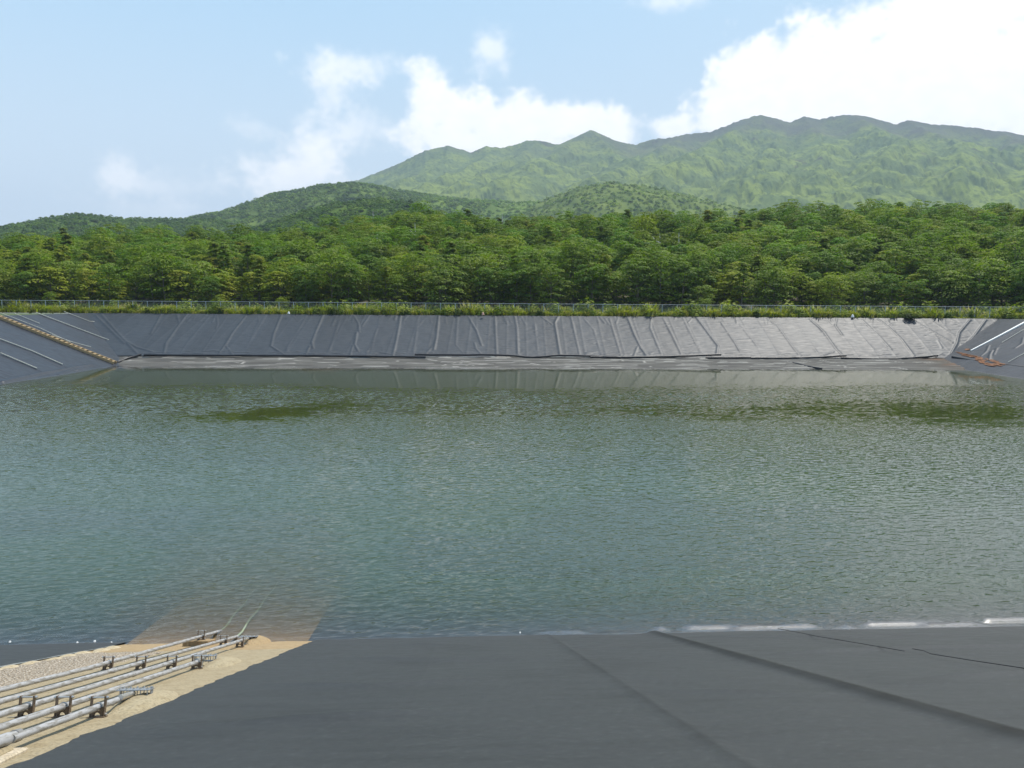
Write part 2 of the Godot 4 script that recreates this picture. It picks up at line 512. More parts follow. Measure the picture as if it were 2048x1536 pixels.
func build_mountain() -> void:
	var R := 3000.0
	var w := 760
	var h := 210
	var a0 := -40.0
	var a1 := 44.0
	var tops := PackedFloat32Array()
	for k in w:
		var a := lerpf(a0, a1, k / float(w - 1))
		tops.push_back(EYE + R * tan(deg_to_rad(lerp_at(MAIN_CREST, a))) + 3.0 * fbm.get_noise_1d(a * 3.0) + 2.0 * fbm.get_noise_1d(a * 14.0))
	var lines := []
	for s in SPURS:
		var q := []
		for k in range(0, s.size(), 3):
			var d: float = s[k + 1]
			q.append(Vector3(sin(deg_to_rad(s[k])) * d, EYE + d * tan(deg_to_rad(s[k + 2])), -cos(deg_to_rad(s[k])) * d))
		lines.append(q)
	var p := PackedVector3Array()
	var col := PackedColorArray()
	var rough := noise(1.0 / 260.0, 4, 21)
	var gully := noise(1.0 / 110.0, 4, 22)
	var patch := noise(1.0 / 130.0, 4, 23)
	var dots := noise(1.0 / 14.0, 3, 24)
	for y in h:
		var t := y / float(h - 1)
		var r := lerpf(1150.0, 3000.0, t / 0.86) if t < 0.86 else lerpf(3000.0, 4300.0, (t - 0.86) / 0.14)
		for k in w:
			var a := lerpf(a0, a1, k / float(w - 1))
			var x := sin(deg_to_rad(a)) * r
			var z := -cos(deg_to_rad(a)) * r
			var top := tops[k]
			var g := (R - r) / 1850.0
			var e := top * pow(clampf(1.0 - g, 0.0, 1.0), 1.75) if g >= 0.0 else top * clampf(1.0 + g * 1.3, 0.0, 1.0)
			if g > 0.0:
				var here := Vector2(x, z)
				for q in lines:
					for m in 2:
						var A: Vector3 = q[m]
						var B: Vector3 = q[m + 1]
						var ab := Vector2(B.x - A.x, B.z - A.z)
						var s := clampf((here - Vector2(A.x, A.z)).dot(ab) / ab.length_squared(), 0.0, 1.0)
						var off := (here - Vector2(A.x, A.z) - ab * s).length()
						if off < 420.0:
							var up := lerpf(A.y, B.y, s) - off * 0.42 - 6.0
							# a soft maximum keeps the spurs rounded where they join the slope
							var mix := clampf(0.5 + (up - e) / 70.0, 0.0, 1.0)
							e = lerpf(e, up, mix) + 35.0 * mix * (1.0 - mix) * 0.5
				var body := clampf(g * 3.5, 0.0, 1.0) * clampf((1.0 - g) * 4.0, 0.0, 1.0)
				var crease := absf(gully.get_noise_2d(x + z * 0.35, z * 0.3))
				e += body * (22.0 * rough.get_noise_2d(x, z) - 14.0 * pow(1.0 - crease, 9.0))
				e += clampf(g * 20.0, 0.0, 1.0) * 3.0 * dots.get_noise_2d(x, z)
			p.push_back(Vector3(x, e, z))
			# vegetation: grass and scrub below, ash and stone towards the right-hand tops
			var hi := e / maxf(top, 1.0)
			var bare := 0.85 * smoothstep(0.74, 1.0, hi + 0.14 * patch.get_noise_2d(x * 0.6, z * 0.6)) * smoothstep(-6.0, 16.0, a)
			bare = maxf(bare, 0.3 * smoothstep(0.93, 1.0, hi + 0.05 * patch.get_noise_2d(x, z)))
			var c := Color(0.21, 0.255, 0.055).lerp(Color(0.135, 0.18, 0.055), smoothstep(-0.05, 0.35, patch.get_noise_2d(x, z) + 0.25 * hi))
			c = c.lerp(Color(0.04, 0.075, 0.026), 0.75 * smoothstep(0.08, 0.4, dots.get_noise_2d(x, z)))
			c = c.lerp(Color(0.06, 0.1, 0.032), 0.4 * (1.0 - smoothstep(0.0, 0.1, absf(gully.get_noise_2d(x + z * 0.35, z * 0.3)))))
			c = c.lerp(Color(0.105, 0.10, 0.085), bare)
			var scar := gully.get_noise_2d(x * 0.7 + 900.0, z * 0.7)
			c = c.lerp(Color(0.075, 0.06, 0.055), 0.8 * smoothstep(0.5, 0.62, scar) * smoothstep(0.35, 0.6, hi))
			col.push_back(c)
	var m := mat(Color.WHITE, 0.95, true)
	m.metallic_specular = 0.1
	m.albedo_texture = noise_tex(0.03, 5, 31, [[0.3, 0.62, 0.66, 0.6], [0.55, 1, 1, 1], [0.75, 1.0, 1.0, 0.8]], 1024)
	m.uv1_triplanar = true
	m.uv1_world_triplanar = true
	m.uv1_scale = Vector3.ONE / 160.0
	tag(part("mountain", grid(w, h, p, PackedVector2Array(), col), m), "long green volcanic mountain with a bare grey summit ridge on the right", "mountain", "", "structure")


func hill(label: String, R: float, front: float, back: float, line: Array, steep: float, base: float, bump: float, lo: Color, hi: Color, sd: int, tree: float, spacing: float) -> void:
	var a0: float = line[0]
	var a1: float = line[line.size() - 2]
	var w := 190
	var h := 70
	var p := PackedVector3Array()
	var col := PackedColorArray()
	var rough := noise(1.0 / (R * 0.09), 4, sd)
	var patch := noise(1.0 / (R * 0.05), 3, sd + 1)
	var height := func(a: float, r: float) -> float:
		var top: float = EYE + R * tan(deg_to_rad(lerp_at(line, a))) - tree
		var g := (R - r) / (front if r < R else back)
		var e := lerpf(base, top, pow(clampf(1.0 - absf(g), 0.0, 1.0), steep if r < R else 0.9))
		var x := sin(deg_to_rad(a)) * r
		var z := -cos(deg_to_rad(a)) * r
		return e + bump * rough.get_noise_2d(x, z) * clampf(absf(g) * 4.0, 0.0, 1.0)
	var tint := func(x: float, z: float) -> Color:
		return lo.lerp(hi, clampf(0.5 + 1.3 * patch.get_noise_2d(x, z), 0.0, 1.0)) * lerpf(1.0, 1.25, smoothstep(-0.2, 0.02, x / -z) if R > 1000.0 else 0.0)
	for y in h:
		var r := lerpf(R - front, R + back, y / float(h - 1))
		for k in w:
			var a := lerpf(a0, a1, k / float(w - 1))
			var x := sin(deg_to_rad(a)) * r
			var z := -cos(deg_to_rad(a)) * r
			p.push_back(Vector3(x, height.call(a, r), z))
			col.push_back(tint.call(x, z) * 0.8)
	var m := mat(Color.WHITE, 0.95, true)
	m.metallic_specular = 0.1
	tag(part("hill", grid(w, h, p, PackedVector2Array(), col), m), label, "hill", "", "structure")
	# its tree cover, too small and too many to tell apart
	var where := []
	var tints := []
	var n := int((deg_to_rad(a1 - a0) * R) * (front + 30.0) * 1.7 / (spacing * spacing))
	for k in n:
		var a := rng.randf_range(a0, a1)
		var r := R + 30.0 - sqrt(rng.randf()) * 0 - rng.randf() * (front + 30.0)
		if R > 1000.0 and a > -2.0 and rng.randf() < 0.55: continue
		var x := sin(deg_to_rad(a)) * r
		var z := -cos(deg_to_rad(a)) * r
		var s := spacing * rng.randf_range(0.4, 0.95)
		where.append(Transform3D(Basis.from_euler(Vector3(0, rng.randf() * TAU, 0)).scaled(Vector3(s, s * rng.randf_range(0.55, 0.95), s)), Vector3(x, height.call(a, r) - s * 0.12, z)))
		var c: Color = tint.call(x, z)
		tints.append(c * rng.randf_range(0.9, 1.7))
	var clump := tuft_mesh(sd)
	clump.surface_set_material(0, leaf_mat(Color.WHITE))
	tag(crowd("hillside_woods", clump, where, tints), "low woods that cover the " + label, "woods", "", "stuff")


func tuft_mesh(sd: int) -> ArrayMesh:
	# a far tree crown, about one metre wide: leaf clumps over a dome
	var g := RandomNumberGenerator.new()
	g.seed = sd
	var b := MB.new()
	for k in 26:
		var a := g.randf() * TAU
		var e := acos(1.0 - g.randf() * 0.95)
		var d := Vector3(sin(e) * cos(a), cos(e), sin(e) * sin(a))
		leaf(b, g, d * Vector3(0.45, 0.55, 0.45) + Vector3(0, 0.25, 0), (d + Vector3.UP * 0.4).normalized(), g.randf_range(0.16, 0.27), Color.WHITE * g.randf_range(0.75, 1.2))
	return b.mesh()


func build_hills() -> void:
	hill("wooded shoulder that runs along the mountain's foot from the left", 1250.0, 520.0, 300.0, [-24.0, 4.3, -22.6, 4.9, -21.1, 5.35, -19.3, 5.74, -17.8, 6.37, -16.2, 7.0, -14.3, 7.4, -12.6, 7.78, -11.0, 7.97, -9.7, 7.9, -7.7, 7.55, -4.3, 7.1, 0.0, 6.9, 5.0, 6.8, 12.0, 6.0, 20.0, 5.2, 32.0, 4.6], 0.8, 30.0, 16.0, Color(0.09, 0.14, 0.032), Color(0.155, 0.215, 0.048), 41, 5.0, 6.0)
	hill("round dark green hill in front of the mountain's left end", 640.0, 200.0, 130.0, [-19.5, 4.0, -18.1, 4.6, -16.2, 5.15, -14.3, 6.02, -11.7, 6.75, -9.0, 7.05, -7.0, 6.87, -5.7, 6.33, -4.3, 5.59, -3.3, 4.9, -1.5, 4.0], 0.75, 22.0, 4.0, Color(0.06, 0.11, 0.02), Color(0.115, 0.175, 0.03), 42, 3.5, 4.6)
	hill("low wooded hill at the far left skyline", 880.0, 330.0, 200.0, [-48.0, 2.4, -38.5, 3.28, -34.0, 3.79, -31.6, 4.28, -30.5, 4.54, -29.2, 4.96, -27.6, 5.25, -26.3, 5.23, -24.9, 5.12, -23.5, 5.19, -21.4, 5.2, -19.6, 5.3, -16.9, 4.8, -13.0, 4.2], 0.8, 22.0, 6.0, Color(0.07, 0.12, 0.024), Color(0.12, 0.18, 0.038), 43, 4.0, 5.6)
	hill("yellow green rise in front of the mountain's middle", 1120.0, 420.0, 260.0, [-6.0, 4.0, -2.3, 5.1, -0.2, 5.8, 1.84, 6.8, 4.2, 7.72, 6.6, 8.1, 9.3, 7.8, 11.9, 7.2, 14.2, 6.5, 18.0, 5.6, 26.0, 4.6], 0.9, 28.0, 14.0, Color(0.095, 0.135, 0.038), Color(0.15, 0.19, 0.048), 44, 3.0, 6.0)


# ---------------------------------------------------------------- the lined basin
func liner_mat(base: Color, rough: float, streaks: Vector2) -> StandardMaterial3D:
	var m := mat(base, rough)
	m.albedo_texture = noise_tex(0.012, 5, 51, [[0.25, 0.72, 0.74, 0.78], [0.5, 1, 1, 1], [0.75, 1.0, 1.0, 1.0]], 1024)
	m.uv1_scale = Vector3(streaks.x, streaks.y, 1)
	m.roughness_texture = noise_tex(0.02, 4, 52, [[0.2, 0.8, 0.8, 0.8], [0.8, 1, 1, 1]], 512)
	m.metallic_specular = 0.36
	return m


func sheet(w: int, h: int, cell: Vector2, at: Callable, up: Vector3, folds: Array, origin: float, slant: float, high: float, bumps: FastNoiseLite, bump: float) -> PackedVector3Array:
	var height := PackedFloat32Array()
	height.resize(w * h)
	for y in h:
		for x in w:
			height[y * w + x] = bump * bumps.get_noise_2d(x * cell.x, y * cell.y * 0.6)
	for f in folds:
		var pts := PackedVector2Array()
		for k in range(1, f.size(), 2):
			pts.push_back(Vector2(f[k] - origin, clampf(f[k + 1], 0.0, 1.0) * slant))
		ridge(height, w, h, pts, 0.07 + 0.07 * f[0], high * f[0] * (0.72 if f[0] < 0.56 else 1.0), cell)
	return slope_sheet(w, h, cell, at, up, height)


func panels(root: Node3D, w: int, h: int, p: PackedVector3Array, uv: PackedVector2Array, cuts: Array, mats: Array) -> void:
	for k in cuts.size() - 1:
		part("liner_panel", grid(w, h, p, uv, PackedColorArray(), cuts[k], cuts[k + 1]), mats[k % mats.size()], root)


func sheet_uv(w: int, h: int, cell: Vector2) -> PackedVector2Array:
	var uv := PackedVector2Array()
	for y in h:
		for x in w: uv.push_back(Vector2(x * cell.x, y * cell.y))
	return uv


func far_at(x: float, t: float) -> Vector3:
	var zc := lerpf(-114.2, -112.0, clampf((x + 60.0) / 128.0, 0.0, 1.0))
	var zt := lerpf(-98.1, -102.8, (x + 44.3) / 98.3)
	return Vector3(x, lerpf(CREST, 0.75, t), lerpf(zc, zt, t))


func build_basin() -> void:
	var ripple := noise(0.35, 3, 61)
	# far slope
	var far := thing("embankment", "far slope of the basin lined with wrinkled grey black sheeting", "embankment", Transform3D(), "", "structure")
	var cell := Vector2(0.125, 0.1)
	var w := 1033
	var h := 128
	var folds := FAR_FOLDS.duplicate()
	# short level creases, thickest towards the right, and a crumpled toe
	for k in 620:
		var x := 66.0 - 72.0 * pow(rng.randf(), 1.5)
		var t := rng.randf_range(0.06, 0.94)
		var l := rng.randf_range(0.5, 1.9)
		folds.append([rng.randf_range(0.22, 0.55), x, t, x + l * 0.5, t + rng.randf_range(-0.008, 0.008), x + l, t + rng.randf_range(-0.012, 0.004)])
	for k in 260:
		var x := rng.randf_range(-46.0, 56.0)
		var t := rng.randf_range(0.9, 1.0)
		folds.append([rng.randf_range(0.3, 0.8), x, t, x + rng.randf_range(0.3, 2.2), t + rng.randf_range(-0.05, 0.05)])
	for k in 60:
		var x := rng.randf_range(-55.0, 62.0)
		folds.append([rng.randf_range(0.3, 0.6), x, 0.0, x + rng.randf_range(-0.9, 0.9), rng.randf_range(0.08, 0.25)])
	var up := Vector3(0, 0.93, 0.37)
	var p := sheet(w, h, cell, func(x, t): return far_at(x - 61.0, t), up, folds, -61.0, 12.75, 0.082, ripple, 0.03)
	var cuts := [0]
	var x := 14
	while x < w - 12:
		cuts.append(x)
		# the overlap of two sheets: a weld line standing a little proud
		for y in h:
			p[y * w + x] += up * 0.014
			p[y * w + x + 1] += up * 0.008
		x += 18 + (x * 7) % 3
	cuts.append(w - 1)
	var mats := []
	for k in 3: mats.append(far_mat(k))
	panels(far, w, h, p, sheet_uv(w, h, cell), cuts, mats)
	# left and right slopes: wrinkled where the picture shows them, plain beyond
	cell = Vector2(0.125, 0.125)
	w = 465
	h = 130
	mats = []
	for k in 2: mats.append(liner_mat(Color(0.019, 0.025, 0.035) * (0.96 + 0.06 * k), 0.5, Vector2(0.1, 0.07)))
	for side in [-1.0, 1.0]:
		var root := thing("embankment", "left slope of the basin with dark liner under the ladder" if side < 0.0 else "right slope of the basin with dark liner and a white pipe on it", "embankment", Transform3D(), "", "structure")
		up = Vector3(-0.37 * side, 0.93, 0)
		var lf := (LEFT_FOLDS if side < 0.0 else RIGHT_FOLDS).duplicate(true)
		for f in lf:
			for k in range(2, f.size(), 2): f[k] = f[k] * (0.917 if side < 0.0 else 0.79)
		for k in 46:
			var z := rng.randf_range(-113.0, -60.0)
			var t := rng.randf_range(0.0, 0.8)
			lf.append([rng.randf_range(0.2, 0.5), z, t, z + rng.randf_range(-0.8, 0.8), minf(1.0, t + rng.randf_range(0.1, 0.4))])
		p = sheet(w, h, cell, func(z, t): return Vector3(side * (59.0 if side < 0.0 else 66.0) - side * 15.1 * t, 5.5 - 6.0 * t, z - 116.0), up, lf, -116.0, 16.2, 0.085, ripple, 0.03)
		cuts = []
		for k in 25: cuts.append(mini(k * 20, w - 1))
		while cuts[-2] == w - 1: cuts.pop_back()
		panels(root, w, h, p, sheet_uv(w, h, cell), cuts, mats)
		# weld seams: pale dust tone painted in for sun glints on the ridges
		var dust_glint := mat(Color(0.46, 0.45, 0.38), 0.85)
		for f in lf.slice(0, 8 if side < 0.0 else 6):
			if f[0] > 1.0 or (side > 0.0 and f[0] > 0.6): continue
			var seam := MB.new()
			var pts := []
			for k in range(1, f.size() - 2, 2):
				for q in 6:
					var zz := lerpf(f[k], f[k + 2], q / 6.0)
					var t := lerpf(f[k + 1], f[k + 3], q / 6.0)
					pts.append(Vector3(side * (59.0 if side < 0.0 else 66.0) - side * 15.1 * t, 5.5 - 6.0 * t, zz) + up * (0.075 + 0.085 * f[0]))
			seam.tube(pts, [0.02 + 0.03 * f[0]], 6)
			part("weld_seam", seam.mesh(), dust_glint, root)
		var b := PackedVector3Array()
		for y in 20:
			for k in 60:
				var t := y / 19.0
				b.push_back(Vector3(side * (59.0 if side < 0.0 else 66.0) - side * 15.1 * t, 5.5 - 6.0 * t, -58.0 + k))
		part("liner_panel", grid(60, 20, b), mats[0], root)
	# the muddy shelf under the far slope, running into the water
	w = 420
	h = 132
	cell = Vector2(0.25, 0.11)
	var height := PackedFloat32Array()
	height.resize(w * h)
	for k in w * h: height[k] = 0.03 * ripple.get_noise_2d((k % w) * 0.4, (k / w) * 0.8)
	for k in 420:
		var a := Vector2(rng.randf() * w * cell.x, rng.randf() * 8.0)
		var d := Vector2(rng.randf_range(0.8, 5.0), rng.randf_range(-0.25, 0.25)) if k % 4 else Vector2(rng.randf_range(-0.6, 1.6), rng.randf_range(0.6, 1.6))
		ridge(height, w, h, PackedVector2Array([a, a + d * 0.5 + Vector2(0, 0.05), a + d]), rng.randf_range(0.08, 0.18), rng.randf_range(0.03, 0.1), cell)
	var col := PackedColorArray()
	p = PackedVector3Array()
	var mud := noise(0.25, 4, 71)
	for y in h:
		for k in w:
			var xx := -47.0 + k * cell.x
			var toe := far_at(xx, 1.0)
			var d := y * cell.y
			var dw: float = -94.3 - toe.z + 0.25
			var e := 0.72 * (1.0 - d / dw) - 0.25 * maxf(0.0, d - dw)
			p.push_back(Vector3(xx, e + height[y * w + k], toe.z - 0.25 + d))
			var c := Color(0.075, 0.072, 0.066).lerp(Color(0.125, 0.12, 0.108), clampf(0.5 + mud.get_noise_2d(xx * 0.6, d * 2.5), 0.0, 1.0))
			c = c.lerp(Color(0.30, 0.29, 0.26), smoothstep(0.035, 0.075, height[y * w + k]))  # glints painted as a pale silt tone on the fold crests
			var rust := smoothstep(51.0, 56.0, xx + 3.0 * mud.get_noise_2d(xx, d)) * smoothstep(-0.15, 0.25, mud.get_noise_2d(xx * 0.8 + 40.0, d * 3.0))
			c = c.lerp(Color(0.30, 0.125, 0.045), rust * 0.9)
			c = c.lerp(Color(0.075, 0.06, 0.045), 0.7 * smoothstep(47.0, 54.0, xx) * (1.0 - rust))
			col.push_back(c)
	var shelf := mat(Color.WHITE, 0.75, true)
	shelf.metallic_specular = 0.15
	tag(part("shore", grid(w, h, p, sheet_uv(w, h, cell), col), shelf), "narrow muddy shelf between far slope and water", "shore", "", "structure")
	# rust red silt washed over the foot of the right slope
	for k in 17:
		var b := MB.new()
		var ring := []
		var f := k / 16.0
		var zc := lerpf(-102.6, -91.5, pow(f, 0.8))
		var tc := lerpf(0.80, 1.0, pow(f, 0.45)) + rng.randf_range(-0.05, 0.03)
		var long := rng.randf_range(0.5, 1.9)
		var thin := rng.randf_range(0.07, 0.24)
		for q in 30:
			var a := TAU * q / 30.0
			var rr := 1.0 + 0.9 * fbm.get_noise_2d(cos(a) * 2.6 + k * 7.0, sin(a) * 2.6)
			var t := tc + (sin(a) * thin * rr + cos(a) * long * 0.12) / 12.9
			ring.append(Vector3(66.0 - 12.0 * t, 5.5 - 4.75 * t, zc + cos(a) * long * rr) + up * 0.05)
		b.poly(ring, Vector3(70, -20, -95))
		var tone := rng.randf_range(0.6, 1.0)
		tag(part("silt_patch", b.mesh(), mat(Color(0.27 * tone, 0.115 * tone, 0.045 * tone), 0.9)), "rust orange silt washed over the liner at the right corner", "silt", "silt patches at the right corner", "structure")
	# bottom under the water
	p = PackedVector3Array()
	for z in [-97.0, -90.0, -80.0, -40.0, -27.0, -22.0, -19.5, -17.5]:
		for xx in [-62.0, -46.0, -40.0, 0.0, 48.0, 56.0, 70.0]:
			var zw: float = -18.0 - 0.06 * xx
			p.push_back(Vector3(xx, clampf(-0.105 * (zw - z) - 0.03, -1.6, 0.1) if z > -50.0 else (-1.6 if z > -85.0 else -1.2), z))
	tag(part("basin_floor", grid(7, 8, p), liner_mat(Color(0.016, 0.02, 0.024), 0.7, Vector2(0.1, 0.1))), "dark liner floor of the basin under the water", "basin floor", "", "structure")
	build_near_liner(ripple)


func build_near_liner(ripple: FastNoiseLite) -> void:
	var root := thing("embankment", "near slope of smooth black liner in the foreground", "embankment", Transform3D(), "", "structure")
	var cell := Vector2(0.085, 0.085)
	var u0 := -4.42
	var v0 := -1.6
	var w := 252
	var h := 216
	var height := PackedFloat32Array()
	height.resize(w * h)
	for y in h:
		for x in w:
			var u := x * cell.x
			var v := y * cell.y
			height[y * w + x] = 0.022 * ripple.get_noise_2d(u * 0.7, v * 0.7) + 0.006 * ripple.get_noise_2d(u * 3.0 - v, v * 6.0)
	var off := func(pts: Array) -> PackedVector2Array:
		var q := PackedVector2Array()
		for k in range(0, pts.size(), 2): q.push_back(Vector2(pts[k] - u0, pts[k + 1] - v0))
		return q
	# long soft wrinkles across the sheet
	for f in [[3.6, 1.2, 6.5, 2.0, 9.5, 1.7], [3.9, 5.2, 7.0, 4.6, 10.0, 4.9], [4.4, 8.6, 6.6, 8.1, 9.0, 8.5], [-3.4, 4.2, -1.4, 5.0, 0.4, 4.8], [-3.9, 7.6, -2.2, 8.1, -0.4, 7.5], [-3.6, 10.6, -1.0, 10.0], [-2.8, 1.6, -0.8, 2.4], [0.9, 3.2, 2.6, 2.6], [1.0, 9.0, 2.9, 9.6], [6.5, 11.4, 9.0, 11.0]]:
		ridge(height, w, h, off.call(f), rng.randf_range(0.14, 0.26), rng.randf_range(0.035, 0.06), cell, 1.2)
	# the weld line and the rolled lip at the water
	ridge(height, w, h, off.call([0.83, -0.6, 0.88, 7.0, 0.85, 16.6]), 0.07, 0.018, cell)
	for f in [[-0.9, -0.3, 0.6, -0.36, 0.2], [0.5, -0.36, 2.0, -0.42, 0.55], [2.2, -0.44, 3.0, -0.45, 0.35], [3.1, -0.46, 4.0, -0.5, 0.9], [3.8, -0.5, 6.3, -0.44, 1.0], [5.0, -0.36, 7.6, -0.5, 0.9], [7.6, -0.36, 8.4, -0.38, 0.7], [8.2, -0.5, 10.8, -0.5, 1.0], [9.6, -0.35, 11.5, -0.4, 0.8], [11.2, -0.62, 15.5, -0.62, 1.25]]:
		ridge(height, w, h, off.call(f.slice(0, 4)), 0.15, 0.15 * f[4], cell, 0.5)
	# a low raised fold under the dark band of painted shade
	ridge(height, w, h, off.call([3.33, -0.5, 3.35, 6.0, 3.31, 16.6]), 0.16, 0.055, cell)
	var edge := noise(0.9, 3, 63)
	var p := PackedVector3Array()
	for y in h:
		for x in w:
			var u := u0 + x * cell.x
			var v := v0 + y * cell.y
			if x == 0: u += 0.06 * edge.get_noise_1d(v * 2.0) + 0.03 * edge.get_noise_1d(v * 9.0)
			var lift := 0.022 if x > 0 else 0.004
			p.push_back(near(u, v, lift + height[y * w + x] * clampf(x / 4.0, 0.0, 1.0)))
	var m := liner_mat(Color(0.053, 0.058, 0.060), 0.53, Vector2(0.06, 0.35))
	var m2 := liner_mat(Color(0.055, 0.060, 0.062), 0.51, Vector2(0.05, 0.4))
	# dust, scuffs and small pale specks
	var dust := noise_tex(0.035, 4, 53, [[0.2, 0.6, 0.6, 0.61], [0.5, 0.65, 0.65, 0.65], [0.7, 0.69, 0.69, 0.68], [0.79, 0.70, 0.70, 0.69], [0.83, 0.92, 0.92, 0.92]], 1024)
	for q in [m, m2]:
		q.vertex_color_use_as_albedo = true
		q.metallic_specular = 0.33
		q.albedo_texture = dust
		q.uv1_scale = Vector3(0.22, 0.31, 1)
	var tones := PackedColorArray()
	var cuts := [0]
	for u in [-1.6, 0.85, 3.35, 5.8, 8.25, 10.7, 13.2]: cuts.append(int(round((u - u0) / cell.x)))
	cuts.append(w - 1)
	# shade painted as a dark band over the ridge; a thin darker weld line
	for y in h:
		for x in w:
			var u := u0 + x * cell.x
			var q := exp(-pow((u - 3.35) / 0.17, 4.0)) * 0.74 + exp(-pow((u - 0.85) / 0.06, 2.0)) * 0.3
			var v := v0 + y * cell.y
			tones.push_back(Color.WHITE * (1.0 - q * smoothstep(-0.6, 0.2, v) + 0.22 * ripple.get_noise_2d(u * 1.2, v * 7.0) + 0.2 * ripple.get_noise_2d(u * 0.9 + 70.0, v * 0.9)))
	var low := 17
	var uv := sheet_uv(w, h, cell)
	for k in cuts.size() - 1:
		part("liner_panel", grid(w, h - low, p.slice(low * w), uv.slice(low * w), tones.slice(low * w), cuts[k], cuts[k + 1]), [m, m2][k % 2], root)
	# the lip at the water is washed clean and shines
	var wet := liner_mat(Color(0.03, 0.033, 0.036), 0.36, Vector2(0.2, 0.4))
	wet.metallic_specular = 0.55
	part("liner_lip", grid(w, low + 1, p.slice(0, (low + 1) * w), uv.slice(0, (low + 1) * w)), wet, root)
	# the rest of the near slope, plain, out of the picture to either side
	for q in [[16.8, 70.0, 0.02], [-60.0, -8.55, 0.03]]:
		var b := PackedVector3Array()
		var n := 60
		for y in n:
			for x in 24:
				var s := x / 23.0
				var u := lerpf(q[0], q[1], s if q[0] > 0.0 else sqrt(s))
				var v := v0 + y * 18.3 / (n - 1)
				if x == 23 and q[0] < 0.0: u += 0.04 * edge.get_noise_1d(v * 2.0)
				b.push_back(near(u, v, q[2] + 0.02 * ripple.get_noise_2d(u, v)))
		part("liner_panel", grid(24, n, b), m, root)


func far_mat(k: int) -> StandardMaterial3D:
	var m := liner_mat(Color(0.034, 0.041, 0.049) * (0.94 + 0.06 * k), 0.57, Vector2(0.05, 0.22))
	m.metallic_specular = 0.34
	return m


# ---------------------------------------------------------------- water
func calm(x: float, z: float) -> float:
	# 1 where the wind ruffles the pond, towards 0 in the lee
	var n := 0.5 * fbm.get_noise_2d(x * 0.05, z * 0.09) + 0.35 * fbm.get_noise_2d(x * 0.35, z * 0.6)
	var a := 1.0 - smoothstep(-68.0, -76.0, z + 7.0 * n - 4.0 * exp(-pow((x + 2.0) / 14.0, 2.0)) + 5.0 * smoothstep(10.0, 34.0, x))
	var d := Vector2((x + 15.6 + 0.25 * (z + 55.0)) / 6.2, (z + 55.5) / 6.6)
	a = minf(a, 0.06 + smoothstep(0.15, 1.35, d.length() + 1.1 * n))
	d = Vector2((x - 34.0) / 32.0, (z + 59.0) / 9.0)
	a = minf(a, 0.16 + smoothstep(0.2, 1.25, d.length() + 1.0 * n))
	# gusts leave bands of stronger and weaker ripple
	a *= 0.85 + 0.5 * fbm.get_noise_2d(x * 0.03 + 20.0, z * 0.06)
	return clampf(a, 0.05, 1.0)


